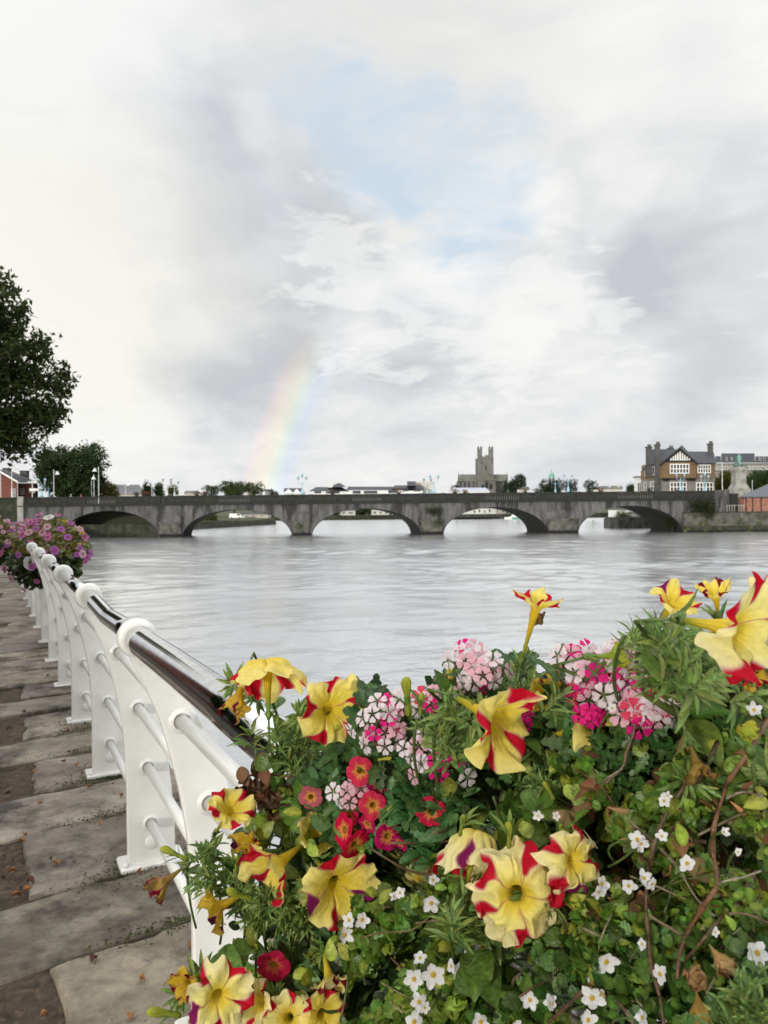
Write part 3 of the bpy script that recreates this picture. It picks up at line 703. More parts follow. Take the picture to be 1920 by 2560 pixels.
# inner river wall, straight behind the first arch
wallthing('bank_wall', 'mossy two tier quay wall closing off the leftmost bridge arch', 'wall', -60.5, -41.0, 141.0, 143.5, -3.9, -.75, M['moss_stone'])
wallthing('bank_wall', 'upper grassy retaining wall above the two tier quay wall behind the leftmost arch', 'wall', -60.5, -41.6, 144.5, 145.2, -1.2, 1.9, surf('ivy_wall', (.035, .042, .020), (.05, .046, .035), .95, 1.3, 6, bump=.1))

# island quay seen through the right arch
isl = thing('island_quay', 'low mossy stone island quay seen through the rightmost arch', 'quay', (52, 171, -3.6))
q = MB(); pl = [(-1.5, -1), (0, -2.2), (18, -1.4), (18, 9), (0, 9)]
q.prism(pl, 'Z', 0, 2.5); q.prism([(x_ * .98 + .2, y_ * .98 + .1) for x_, y_ in pl], 'Z', 2.5, 2.9); q.build('wall_face', M['quay'], isl)

# ------------------------------------------------------------------ trees and bushes
def leaf_quads(C, size, n, spread, base, seed, flat=.0):
    """n leaves scattered round each centre in C: folded two-triangle leaves, one numpy block"""
    r_ = np.random.default_rng(seed); m = len(C) * n
    ctr = np.repeat(C, n, axis=0) + r_.normal(size=(m, 3)) * spread
    a = r_.normal(size=(m, 3)); a /= np.linalg.norm(a, axis=1)[:, None]
    b = np.cross(a, r_.normal(size=(m, 3))); b /= np.linalg.norm(b, axis=1)[:, None]
    s_ = size * r_.uniform(.6, 1.3, size=(m, 1)); w_ = s_ * r_.uniform(.35, .55, size=(m, 1))
    nrm = np.cross(a, b)
    V = np.stack([ctr - a * s_, ctr + b * w_ + nrm * w_ * .3, ctr + a * s_, ctr - b * w_ + nrm * w_ * .3], axis=1).reshape(-1, 3)
    tint = np.repeat(r_.uniform(.65, 1.35, size=(len(C), 1)), n, axis=0) * r_.uniform(.75, 1.25, size=(m, 1))
    col = np.array(base)[None, :] * tint
    col[:, 0] *= r_.uniform(.85, 1.25, size=m)
    F = [(4 * i, 4 * i + 1, 4 * i + 2, 4 * i + 3) for i in range(m)]
    return V, F, np.repeat(col, 4, axis=0)
def crown_centres(ells, count, seed, shell=.55):
    r_ = np.random.default_rng(seed); out = []
    vol = np.array([e_[3] * e_[4] * e_[5] for e_ in ells]) ** .67; vol /= vol.sum()
    for e_, f in zip(ells, vol):
        k = max(3, int(count * f)); d_ = r_.normal(size=(k, 3)); d_ /= np.linalg.norm(d_, axis=1)[:, None]
        rad = r_.uniform(shell, 1.0, size=(k, 1)) ** .7 * (1 + .16 * np.sin(d_ @ np.array([5.1, 3.3, 4.2]) + seed)[:, None])
        out.append(np.array(e_[:3]) + d_ * rad * np.array(e_[3:6]))
    return np.concatenate(out)
def tree(name, label, cat, base, ells, leaf, nc, n, color, seed, trunk_r=.25, group=None, spread=None, top=None, limbs=7, lean=(0, 0)):
    """tapered trunk with limbs reaching into a crown of separate leaf clumps; ells relative to the base"""
    t_ = thing(name, label, cat, base, 0, group)
    C = crown_centres(ells, nc, seed); V, F, c = leaf_quads(C, leaf, n, spread or leaf * 1.6, color, seed + 1)
    q = MB(); q.add(V, F, c); q.build('crown', M['treeleaf'], t_)
    q = MB(); r_ = random.Random(seed); cx, cy, cz = [sum(e_[i] for e_ in ells) / len(ells) for i in range(3)]
    q.tube([(0, 0, -.3), (lean[0] * .3, lean[1] * .3, cz * .4), (cx * .6, cy * .6, cz * .8), (cx, cy, cz * 1.15)], [trunk_r * 1.25, trunk_r, trunk_r * .7, trunk_r * .3], 9)
    idx = np.linspace(0, len(C) - 1, limbs).astype(int)
    for k in idx:
        e_ = C[k]; f = r_.uniform(.35, .75); s0 = (cx * .6 * f, cy * .6 * f, cz * .8 * f + .1)
        q.tube([s0, ((s0[0] + e_[0]) / 2, (s0[1] + e_[1]) / 2, (s0[2] + e_[2]) / 2 + r_.uniform(0, .1) * cz), tuple(e_)], [trunk_r * .45, trunk_r * .28, trunk_r * .08], 6)
    q.build('trunk', M['bark'], t_)
    return t_
def ground_at(px, d, z): v = at(px, 1275, d); return (v.x, v.y, z)
# big tree leaning in from the left edge
def P_(px, py, d): return at(px, py, d)
tb = Vector((-17.9, 27.5, 0)); E = []
for px, py, rx, rz in [(-10, 760, 60, 90), (20, 800, 50, 45), (-70, 850, 110, 130), (40, 880, 75, 60), (105, 868, 38, 36), (120, 945, 48, 40), (70, 985, 85, 70), (150, 960, 32, 28), (-30, 1000, 110, 120), (60, 1060, 80, 50), (110, 1045, 42, 38), (15, 1110, 62, 36), (75, 1118, 34, 26), (95, 1142, 15, 16), (-90, 1060, 110, 100), (-120, 900, 120, 200)]:
    v = P_(px, py, 27.5) - tb; k = 27.5 / FPX; E.append((v.x, v.y, v.z, rx * k, max(rx, rz) * k * .9, rz * k))
tree('broadleaf_tree', 'large dark broadleaf tree leaning in from the left edge above the walkway', 'tree', tuple(tb), E, .12, 760, 24, (.042, .062, .018), 3, .34, None, .17, limbs=22)
# round tree behind the left end of the bridge and its neighbours
def far_tree(label, px0, px1, pyt, pyb, d, color, seed, nc=240, n=22, zb=-1.0, name='broadleaf_tree', cat='tree', group=None, lumps=5, leaf=None):
    k = d / FPX; w = (px1 - px0) * k; cx = (px0 + px1) / 2; H = 1275 - .0096 * (cx - 960)
    base = at(cx, 1275, d); zt = 1.45 + (H - pyt) * k; zbm = 1.45 + (H - pyb) * k; h = zt - zbm; r_ = random.Random(seed)
    E_ = [(0, 0, zbm - zb + h * .48, w * .40, w * .36, h * .42)]
    for i in range(lumps):
        a = i * 6.28 / lumps + r_.uniform(-.3, .3)
        E_.append((math.cos(a) * w * .26, math.sin(a) * w * .2, zbm - zb + h * (.45 + .28 * math.sin(a * 1.7 + seed)), w * .25, w * .24, h * .30))
    return tree(name, label, cat, (base.x, base.y, zb), E_, leaf or max(.20, w * .024), int(nc * 1.5), n + 6, color, seed, w * .03, group, max(.32, w * .034))
far_tree('big round dark green tree behind the left end of the bridge', 98, 268, 1116, 1250, 156, (.032, .056, .018), 21, 620, 26, 3.0, lumps=8)
far_tree('small yellowing bush at the right foot of the big round tree', 250, 296, 1203, 1246, 158, (.10, .095, .018), 22, 90, 16, 3.0, 'bush', 'bush')
far_tree('narrow dark conical tree standing beside the long grey roof', 357, 382, 1201, 1245, 210, (.018, .036, .014), 23, 90, 18, 0.0)
far_tree('small bushy tree between the grey roof and the white lamp pair', 386, 411, 1208, 1245, 212, (.028, .055, .018), 24, 80, 18, 0.0)
far_tree('pale green sapling behind the pair of white lanterns', 417, 446, 1210, 1242, 230, (.08, .10, .03), 25, 70, 14, 0.0)
far_tree('leftmost of the three green trees on the far skyline', 506, 552, 1213, 1242, 330, (.040, .070, .018), 26, 120, 18)
far_tree('widest of the three green trees on the far skyline', 550, 622, 1204, 1244, 332, (.050, .085, .020), 27, 200, 20)
far_tree('green tree nearest to the foot of the rainbow', 610, 662, 1203, 1244, 334, (.050, .080, .018), 28, 160, 20)
far_tree('low dark bush beside the white gabled house', 672, 700, 1226, 1246, 300, (.035, .045, .02), 29, 60, 16, name='bush', cat='bush')
far_tree('scrubby dark tree at the left foot of the cathedral', 1124, 1158, 1208, 1244, 390, (.028, .042, .018), 30, 90, 18)
far_tree('tall dark tree against the right end of the cathedral', 1268, 1324, 1186, 1244, 370, (.016, .030, .014), 31, 220, 22)
far_tree('dark tree covering the lower right wall of the cathedral', 1245, 1290, 1200, 1246, 380, (.020, .034, .016), 32, 140, 20)
far_tree('spreading dark tree below the green dome', 1345, 1412, 1200, 1246, 300, (.020, .034, .015), 33, 200, 20)
far_tree('dark tree behind the twin lanterns right of the green dome', 1408, 1446, 1194, 1240, 305, (.022, .036, .016), 34, 110, 18)
far_tree('isolated round dark tree between lanterns and club house', 1460, 1506, 1200, 1245, 300, (.018, .034, .018), 35, 150, 20)
far_tree('low green bush just left of the club house annex', 1567, 1588, 1213, 1232, 200, (.03, .05, .02), 36, 50, 14, name='bush', cat='bush')
far_tree('olive yellow tree between the club house and the statue', 1784, 1840, 1178, 1240, 176, (.080, .085, .016), 37, 240, 20, 1.0)
far_tree('dark green tree right of the statue pedestal', 1850, 1960, 1172, 1246, 186, (.030, .052, .014), 38, 300, 22, 1.0)
far_tree('ivy bush hanging over the right end of the bridge', 1722, 1790, 1250, 1292, 138.6, (.022, .032, .010), 39, 160, 14, -.8, 'bush', 'bush', leaf=.13)
far_tree('small bush growing out of the cap of the third pier', 1062, 1104, 1266, 1286, 138.2, (.022, .030, .010), 40, 40, 12, .4, 'bush', 'bush', leaf=.10)
far_tree('shrubs on the tip of the island quay', 1534, 1580, 1276, 1300, 173, (.07, .085, .022), 41, 70, 14, -.9, 'bush', 'bush', leaf=.14)
far_tree('dark shrubs along the middle of the island quay', 1584, 1640, 1284, 1305, 176, (.020, .030, .012), 42, 90, 14, -.9, 'bush', 'bush', leaf=.14)
far_tree('bright green willow on the bank under the second arch', 505, 548, 1282, 1312, 240, (.055, .075, .018), 43, 110, 16, -1.8, leaf=.16)
far_tree('dark thicket on the bank left of the willow under the second arch', 452, 510, 1284, 1320, 215, (.022, .030, .012), 44, 120, 16, -2.2, 'bush', 'bush', leaf=.16)
far_tree('ivy clump at the right foot of the rightmost arch', 1660, 1700, 1292, 1318, 140.2, (.020, .028, .010), 45, 60, 12, -2.6, 'bush', 'bush', leaf=.12)
for i, (a, b, t0) in enumerate([(880, 935, 1268), (960, 1010, 1267), (820, 850, 1274), (1240, 1268, 1268)]):
    far_tree(['dark tree left of centre behind the middle arch', 'dark tree right of centre behind the middle arch', 'low bush at the left of the middle arch opening', 'dark tree behind the white houses under the fourth arch'][i], a, b, t0, 1290, 400, (.025, .045, .02), 50 + i, 90, 16)

# ------------------------------------------------------------------ buildings
class Zoom:
    """reads coordinates off an enlarged view: origin (px, py), scale, depth"""
    def __init__(s, ox, oy, k, d): s.ox, s.oy, s.k, s.d = ox, oy, k, d
    def p(s, x_, y_, dd=0.0): return at(s.ox + x_ / s.k, s.oy + y_ / s.k, s.d + dd)
def mesh_part(name, mat, parent, base, fn, smooth=False):
    q = MB(); fn(q); o = q.build(name, mat, parent, smooth); return o
def rel(v, b): return (v[0] - b[0], v[1] - b[1], v[2] - b[2])
def facade_box(q, Z, x0, y0, x1, y1, base, depth, front=0.0):
    """box whose front rectangle spans the zoom rectangle"""
    a = Z.p(x0, y1, front); b = Z.p(x1, y0, front)
    q.box(a.x - base[0], b.x - base[0], a.y - base[1], a.y - base[1] + depth, a.z - base[2], b.z - base[2])
def window(Z, x0, y0, x1, y1, base, parent, nv=1, nh=0, front=-.06, mat='white', fw=None, name='window'):
    a = Z.p(x0, y1, front); b = Z.p(x1, y0, front); fw = fw or min(b.x - a.x, b.z - a.z) * .09
    X0, X1, Z0, Z1, Y = a.x - base[0], b.x - base[0], a.z - base[2], b.z - base[2], a.y - base[1]
    q = MB(); q.box(X0, X1, Y, Y + .12, Z1 - fw, Z1); q.box(X0, X1, Y, Y + .12, Z0, Z0 + fw)
    for i in range(nv + 1):
        x_ = X0 + (X1 - X0 - fw) * i / nv; q.box(x_, x_ + fw, Y + .004, Y + .116, Z0 + fw, Z1 - fw)
    for i in range(nh):
        z_ = Z0 + (Z1 - Z0) * (i + 1) / (nh + 1); q.box(X0 + fw, X1 - fw, Y + .02, Y + .10, z_ - fw * .4, z_ + fw * .4)
    f = q.build(name, M[mat], parent)
    q = MB(); q.box(X0 + .01, X1 - .01, Y + .05, Y + .09, Z0 + .01, Z1 - .01); q.build('pane', M['glass'], f)
    return f
# half timbered club house at the right bridge end
Z = Zoom(1560, 1080, 4.608, 157.0); b0 = Z.p(700, 680); b0 = (b0.x, b0.y, 0.30)
club = thing('club_house', 'brown half timbered club house with steep slate roofs beside the right bridge end', 'building', b0)
mesh_part('lower_wall', M['greystone'], club, b0, lambda q: (facade_box(q, Z, 440, 530, 1045, 760, b0, 12), facade_box(q, Z, 236, 545, 440, 760, b0, 2.5, 2.0)))
def uw(q):
    facade_box(q, Z, 432, 345, 832, 535, b0, 12, -.9); facade_box(q, Z, 833, 352, 1052, 534, b0, 12, -.3); facade_box(q, Z, 268, 372, 432, 545, b0, 2.2, 1.9); facade_box(q, Z, 232, 440, 268, 545, b0, 2.0, 1.95)
mesh_part('upper_wall', M['brown'], club, b0, uw)
def roofs(q):
    # main roof, ridge parallel to the front
    e0_, e1_ = Z.p(815, 362, -1.2), Z.p(1068, 358, -1.2); r0, r1 = Z.p(640, 222, 4.5), Z.p(1030, 226, 4.5)
    f0, f1 = Z.p(640, 362, 10.5), Z.p(1068, 358, 10.5)
    V = [rel(v, b0) for v in (e0_, e1_, r1, r0, f0, f1)]
    q.add(V, [(0, 1, 2, 3), (3, 2, 5, 4), (1, 5, 2)])
    # left wing roof
    e0_, e1_ = Z.p(258, 378, 1.2), Z.p(450, 372, 1.2); r0, r1 = Z.p(305, 198, 6), Z.p(640, 198, 6); f0 = Z.p(258, 378, 11.5); f1 = Z.p(640, 372, 11.5)
    V = [rel(v, b0) for v in (e0_, e1_, r1, r0, f0, f1)]; q.add(V, [(0, 1, 2, 3), (3, 2, 5, 4), (0, 3, 4)])
    V = [rel(v, b0) for v in (Z.p(262, 378, 1.5), Z.p(300, 378, 1.5), Z.p(300, 200, 5.5), Z.p(208, 440, 1.5), Z.p(268, 445, 1.5))]; q.add(V, [(0, 1, 2), (3, 4, 0)])
    # cross gable, ridge running back
    a = Z.p(645, 172, -1.5); l_ = Z.p(405, 372, -1.5); r_ = Z.p(850, 368, -1.5); a2 = Z.p(668, 150, 8.0); l2 = Z.p(430, 372, 8); r2 = Z.p(870, 368, 8)
    V = [rel(v, b0) for v in (a, l_, r_, a2, l2, r2)]; q.add(V, [(1, 0, 3, 4), (0, 2, 5, 3)])
    V2_ = [(x_, y_, z_ - .32) for x_, y_, z_ in V]; q.add(V + V2_, [(1, 7, 6, 0), (0, 6, 8, 2), (6, 7, 10, 9), (8, 6, 9, 11)])
mesh_part('roof', M['slate'], club, b0, roofs)
def gable_wall(q):
    a = Z.p(645, 196, -.85); l_ = Z.p(440, 345, -.85); r_ = Z.p(825, 345, -.85); q.add([rel(v, b0) for v in (l_, r_, a)], [(0, 1, 2)])
mesh_part('gable_wall', M['black'], club, b0, gable_wall)
def studs(q):
    for i in range(9):
        x_ = 534 + i * 26.5; top = 200 + abs(x_ + 9 - 645) * .74 + 22; bot = 328
        if top < bot - 6: a = Z.p(x_, bot, -.95); b = Z.p(x_ + 16, top, -.95); q.box(a.x - b0[0], b.x - b0[0], a.y - b0[1], a.y - b0[1] + .08, a.z - b0[2], b.z - b0[2])
mesh_part('plaster_panel', M['white'], club, b0, studs)
def barge(q):
    for (xa, ya), (xb, yb) in (((645, 184), (420, 358)), ((645, 184), (845, 352))):
        a = Z.p(xa, ya, -1.62); b = Z.p(xb, yb, -1.62); w = .38
        V = [rel(v, b0) for v in (a, b)]; V = [(x_, y_ - o_, z_ - dz) for o_ in (0, .1) for x_, y_, z_ in V for dz in (0, w)]
        q.add(V, [(0, 1, 3, 2), (4, 6, 7, 5), (0, 2, 6, 4), (1, 5, 7, 3)])
mesh_part('bargeboard', M['black'], club, b0, barge)
for x0, y0, x1, y1, dd in ((262, 168, 322, 520, 1.4), (364, 140, 418, 690, .6), (974, 132, 1026, 262, 3.5), (512, 182, 572, 205, 7)):
    def ch(q, x0=x0, y0=y0, x1=x1, y1=y1, dd=dd):
        facade_box(q, Z, x0, y0 + 12, x1, y1, b0, .55, dd); facade_box(q, Z, x0 - 8, y0, x1 + 8, y0 + 12, b0, .8, dd - .15)
        for k in range(2): a = Z.p(x0 + (x1 - x0) * (.3 + .4 * k), y0, dd + .6); q.lathe([(.22, 0), (.18, .5)], 8, Matrix.Translation(rel(a, b0)))
    mesh_part('chimney', M['darkstone'], club, b0, ch)
for w in [(530, 365, 752, 480, 6, 1, -1.05), (848, 376, 1000, 474, 5, 1, -.45), (276, 400, 354, 498, 3, 0, 1.75), (240, 420, 262, 508, 1, 0, 1.75), (384, 470, 438, 520, 3, 0, 1.75), (530, 574, 722, 690, 5, 1, -.1), (832, 578, 1030, 690, 5, 1, -.1), (302, 570, 362, 690, 3, 1, 1.85), (230, 580, 258, 690, 2, 1, 1.85), (400, 570, 434, 690, 2, 1, 1.85)]:
    window(Z, *w[:4], b0, club, w[4], w[5], w[6])
def jetty(q):
    facade_box(q, Z, 440, 528, 832, 542, b0, .5, -1.0)
    for x_ in (455, 480, 505, 742, 778, 805): facade_box(q, Z, x_, 542, x_ + 14, 560, b0, .7, -.7)
mesh_part('jetty_beam', M['black'], club, b0, jetty)
def anx(q): facade_box(q, Z, 156, 520, 228, 760, b0, 2, 4)
mesh_part('annex', M['whitewall'], club, b0, anx)
mesh_part('annex_roof', M['slate'], club, b0, lambda q: facade_box(q, Z, 146, 508, 232, 521, b0, 2.5, 3.7))
for x0 in (156, 178, 200): window(Z, x0, 585, x0 + 17, 680, b0, club, 1, 1, 3.85)
# long pale building with mansard roof behind the statue
Z = Zoom(1560, 1080, 4.608, 245.0); b0 = Z.p(1400, 680); b0 = (b0.x, b0.y, 0.3)
hot = thing('terrace_block', 'long pale block with dark mansard roof and a white window band behind the statue', 'building', b0)
mesh_part('wall', M['hotel'], hot, b0, lambda q: (facade_box(q, Z, 1040, 352, 1900, 700, b0, 14), facade_box(q, Z, 1040, 372, 1900, 380, b0, .6, -.55), facade_box(q, Z, 1040, 440, 1900, 450, b0, .5, -.45)))
def mans(q):
    for x0, x1, y0, y1 in ((1050, 1118, 278, 352), (1118, 1508, 246, 352), (1508, 1900, 280, 352)):
        a, b, c, d_ = Z.p(x0, y1, -.4), Z.p(x1, y1, -.4), Z.p(x1 - 4, y0, 2.0), Z.p(x0 + 4, y0, 2.0); e_, f_ = Z.p(x1 - 4, y0, 13), Z.p(x0 + 4, y0, 13); g, h = Z.p(x1, y1, 14), Z.p(x0, y1, 14)
        q.add([rel(v, b0) for v in (a, b, c, d_, e_, f_, g, h)], [(0, 1, 2, 3), (3, 2, 4, 5), (1, 6, 4, 2), (0, 3, 5, 7)])
mesh_part('mansard_roof', M['slate'], hot, b0, mans)
for i in range(16):
    x0 = 1052 + i * 53
    if 1050 < x0 < 1240 or x0 > 1400: window(Z, x0, 388, x0 + 38, 434, b0, hot, 3, 0, -.2)
    if i % 2 == 0: window(Z, x0, 475, x0 + 26, 530, b0, hot, 2, 1, -.1)
for x0 in (1175, 1235, 1560, 1608, 1700): window(Z, x0, 290, x0 + 18, 330, b0, hot, 1, 0, -.2)
# statue on its tall pedestal
Z = Zoom(1560, 1080, 4.608, 152.0); sb = Z.p(1322, 690); sb = (sb.x, sb.y, 2.3)
st = thing('monument', 'green bronze statue on a tall pale flared stone pedestal beside the bridge end', 'statue', sb)
def ped(q):
    k = 152 / FPX / 4.608; y_ = lambda v: Z.p(1322, v).z - sb[2]
    for w0, w1, z0, z1 in ((108, 104, 760, 690), (96, 92, 690, 655), (88, 62, 655, 600), (62, 57, 600, 470), (60, 66, 470, 440), (72, 72, 440, 405)):
        a, b = w0 * k, w1 * k; Z0, Z1 = y_(z0), y_(z1)
        q.add([(-a, -a, Z0), (a, -a, Z0), (a, a, Z0), (-a, a, Z0), (-b, -b, Z1), (b, -b, Z1), (b, b, Z1), (-b, b, Z1)], [(0, 1, 5, 4), (1, 2, 6, 5), (2, 3, 7, 6), (3, 0, 4, 7), (4, 5, 6, 7)])
mesh_part('pedestal', M['pale_stone'], st, sb, ped)
def figure(joints, edges, name, mat, parent, loc=(0, 0, 0), scale=1.0, rot=0.0):
    """one continuous body grown over a joint skeleton"""
    me = bpy.data.meshes.new(name); me.from_pydata([tuple(Vector(j[0]) * scale) for j in joints], edges, []); o = bpy.data.objects.new(name, me); COL.objects.link(o)
    sk = o.modifiers.new('skin', 'SKIN'); ss = o.modifiers.new('sub', 'SUBSURF'); ss.levels = ss.render_levels = 1; sk.use_smooth_shade = True
    for v, j in zip(me.skin_vertices[0].data, joints): v.radius = (j[1] * scale, j[1] * scale * (j[2] if len(j) > 2 else 1))
    me.skin_vertices[0].data[0].use_root = True
    dg = bpy.context.evaluated_depsgraph_get(); m2_ = bpy.data.meshes.new_from_object(o.evaluated_get(dg)); bpy.data.objects.remove(o)
    m2_.materials.clear(); m2_.materials.append(mat); o = bpy.data.objects.new(name, m2_); COL.objects.link(o); o.location = loc; o.rotation_euler = (0, 0, rot)
    if parent is not None: o.parent = parent
    return o
MAN = [((0, 0, .95), .15, .7), ((0, 0, 1.2), .15, .7), ((0, 0, 1.42), .15, .6), ((0, 0, 1.52), .06), ((0, -.01, 1.62), .095), ((0, -.01, 1.72), .08),
       ((.19, 0, 1.42), .065), ((.25, .02, 1.15), .05), ((.22, -.12, .95), .04), ((-.19, 0, 1.42), .065), ((-.26, .02, 1.15), .05), ((-.22, -.10, .95), .04),
       ((.10, 0, .90), .095), ((.11, -.02, .50), .065), ((.11, .02, .08), .05), ((.12, -.13, .04), .045), ((-.10, 0, .90), .095), ((-.11, -.02, .50), .065), ((-.11, .02, .08), .05), ((-.12, -.13, .04), .045)]
MANE = [(0, 1), (1, 2), (2, 3), (3, 4), (4, 5), (2, 6), (6, 7), (7, 8), (2, 9), (9, 10), (10, 11), (0, 12), (12, 13), (13, 14), (14, 15), (0, 16), (16, 17), (17, 18), (18, 19)]
ztop = Z.p(1322, 405).z - sb[2]
figure(MAN, MANE, 'standing_figure', M['verdigris'], st, (.10, -.1, ztop), 1.55)
def fc(q):
    q.lathe([(.42, 0), (.45, .3), (.38, .75), (.24, 1.2), (.12, 1.35)], 12, Matrix.Translation((-.55, -.2, ztop))); q.lathe([(.16, 0), (.19, .14), (.12, .30), (.03, .34)], 10, Matrix.Translation((-.55, -.2, ztop + 1.30)))
    q.tube([(.35, -.4, ztop + .15), (.75, -.45, ztop + .75)], [.22, .12], 10)
mesh_part('crouching_figure', M['bronze'], st, sb, fc, True)
# brick boathouse with hipped slate roof
Z = Zoom(1560, 1080, 4.608, 142.5); b0 = Z.p(1560, 930); b0 = (b0.x, b0.y, .30)
bo = thing('boathouse', 'pale red brick boathouse with a hipped grey slate roof above the river wall', 'building', b0)
mesh_part('wall', M['brick2'], bo, b0, lambda q: facade_box(q, Z, 1388, 742, 2150, 948, b0, 8))
mesh_part('brick_pier', M['black'], bo, b0, lambda q: [facade_box(q, Z, x_, 742, x_ + 7, 948, b0, .2, -.10) for x_ in (1405, 1480, 1578, 1690)])
def hip(q):
    a, b, c, d_ = Z.p(1335, 742, -.8), Z.p(2200, 738, -.8), Z.p(2000, 585, 4), Z.p(1680, 590, 4); e_, f_ = Z.p(2200, 738, 9), Z.p(1335, 742, 9)
    V = [rel(v, b0) for v in (a, b, c, d_, e_, f_)]; q.add(V, [(0, 1, 2, 3), (1, 4, 2), (4, 5, 3, 2), (5, 0, 3)]); q.add([(x_, y_, z_ - .18) for x_, y_, z_ in V[:2]] + V[:2], [(0, 1, 3, 2)])
mesh_part('roof', M['slate_pale'], bo, b0, hip)
# red brick house on the left quay
Z = Zoom(0, 1080, 3.95, 150.0); b0 = Z.p(60, 645); b0 = (b0.x, b0.y, 3.0)
ho = thing('brick_house', 'red brick house with white bargeboards and dark roof behind the left bridge end', 'building', b0)
def hw(q):
    a, b, c, d_, e_ = Z.p(-330, 760), Z.p(172, 760), Z.p(172, 500), Z.p(-30, 375), Z.p(-330, 470)
    P0 = [rel(v, b0) for v in (a, b, c, d_, e_)]; P1 = [(x_ - 7, y_ + 14, z_) for x_, y_, z_ in P0]; q.add(P0 + P1, [(0, 1, 2, 3, 4), (1, 6, 7, 2), (0, 4, 9, 5)])
    facade_box(q, Z, 165, 505, 330, 760, b0, 2.0, 3)
mesh_part('wall', M['brick'], ho, b0, hw)
def hr2(q):
    a, b, c = Z.p(-45, 362, -.6), Z.p(180, 497, -.6), Z.p(365, 492, 5.2); d_ = Z.p(112, 385, 12); e_ = Z.p(-360, 475, -.6)
    q.add([rel(v, b0) for v in (a, b, c, d_)], [(0, 1, 2, 3)]); q.add([rel(v, b0) for v in (a, d_, Z.p(-360, 475, 14), e_)], [(0, 1, 2, 3)])
mesh_part('roof', M['slate'], ho, b0, hr2)
def bb(q):
    for (xa, ya), (xb, yb) in (((-45, 355), (182, 490)), ((-45, 355), (-350, 470))):
        a, b = Z.p(xa, ya, -.75), Z.p(xb, yb, -.75); V = [rel(v, b0) for v in (a, b)]; V = [(x_, y_ - o_, z_ - dz) for o_ in (0, .08) for x_, y_, z_ in V for dz in (0, .34)]
        q.add(V, [(0, 1, 3, 2), (4, 6, 7, 5), (0, 2, 6, 4), (1, 5, 7, 3)])
    facade_box(q, Z, 170, 484, 366, 500, b0, .5, 2.6)
mesh_part('bargeboard', M['white'], ho, b0, bb)
for x0, y0, x1, y1 in ((195, 380, 262, 460), (25, 354, 88, 400)):
    mesh_part('chimney', M['darkstone'], ho, b0, lambda q: (facade_box(q, Z, x0, y0 + 8, x1, y1, b0, 1.2, 8), facade_box(q, Z, x0 - 5, y0, x1 + 5, y0 + 9, b0, 1.4, 7.9)))
for w in [(200, 555, 235, 615, 2, 1, 2.9), (110, 560, 150, 640, 2, 1, -.1), (290, 555, 345, 600, 3, 0, 2.9)]: window(Z, *w[:4], b0, ho, w[4], w[5], w[6])
mesh_part('porch_canopy', M['white'], ho, b0, lambda q: facade_box(q, Z, 290, 558, 384, 582, b0, 2.5, .5))
# simple pitched buildings on the far skyline
def block(name, label, zoom, walls, roof=None, mats=('whitewall', 'slate'), wins=(), depth=10, cat='building'):
    """walls: zoom rectangles; roof: list of (x0, x1, eave y, ridge y, hip inset)"""
    x0 = min(w[0] for w in walls); x1 = max(w[2] for w in walls); y1 = max(w[3] for w in walls)
    v = zoom.p((x0 + x1) / 2, y1); b_ = (v.x, v.y, -1.05); t_ = thing(name, label, cat, b_)
    mesh_part('wall', M[mats[0]], t_, b_, lambda q: [facade_box(q, zoom, *w[:4], b_, depth * .98, w[4] if len(w) > 4 else 0) for w in walls])
    if roof:
        def rf(q):
            for a, b, ye, yr, hp_ in roof:
                V = [zoom.p(a, ye, -.5), zoom.p(b, ye, -.5), zoom.p(b - hp_, yr, depth / 2), zoom.p(a + hp_, yr, depth / 2), zoom.p(b, ye, depth + .5), zoom.p(a, ye, depth + .5)]
                q.add([rel(v_, b_) for v_ in V], [(0, 1, 2, 3), (1, 4, 2), (4, 5, 3, 2), (5, 0, 3)])
        mesh_part('roof', M[mats[1]], t_, b_, rf)
    for w in wins: window(zoom, *w[:4], b_, t_, w[4], 0, -.25, 'white' if len(w) < 6 else w[5], .12)
    return t_
Z3 = Zoom(0, 1080, 3.95, 215.0)
block('long_shed', 'long grey hipped roof building right of the big round tree', Z3, [(1080, 600, 1400, 660)], [(1060, 1435, 612, 520, 60)], ('cream', 'greyroof'))
Z3 = Zoom(400, 1160, 4.366, 340.0)
block('cottage', 'small white cottage just right of the foot of the rainbow', Z3, [(1145, 300, 1215, 340)], [(1125, 1235, 300, 275, 6)])
block('cottage', 'pale low cottage on the skyline left of the three green trees', Z3, [(262, 312, 440, 345)], [(255, 445, 318, 292, 25)], ('cream', 'greyroof'))
Z3 = Zoom(660, 1160, 3.606, 300.0)
t_ = block('gabled_house', 'small white house with two gables behind the twin lantern', Z3, [(180, 246, 350, 275)], [(178, 352, 250, 218, 2)])
bq = tuple(t_.location)
def gb(q):
    for a, b in ((180, 262), (262, 330)):
        q.add([rel(v, bq) for v in (Z3.p(a, 262, -.9), Z3.p(b, 262, -.9), Z3.p((a + b) / 2, 224, -.9))], [(0, 1, 2)])
mesh_part('gable', M['white'], t_, bq, gb)
Z3 = Zoom(660, 1160, 3.606, 360.0)
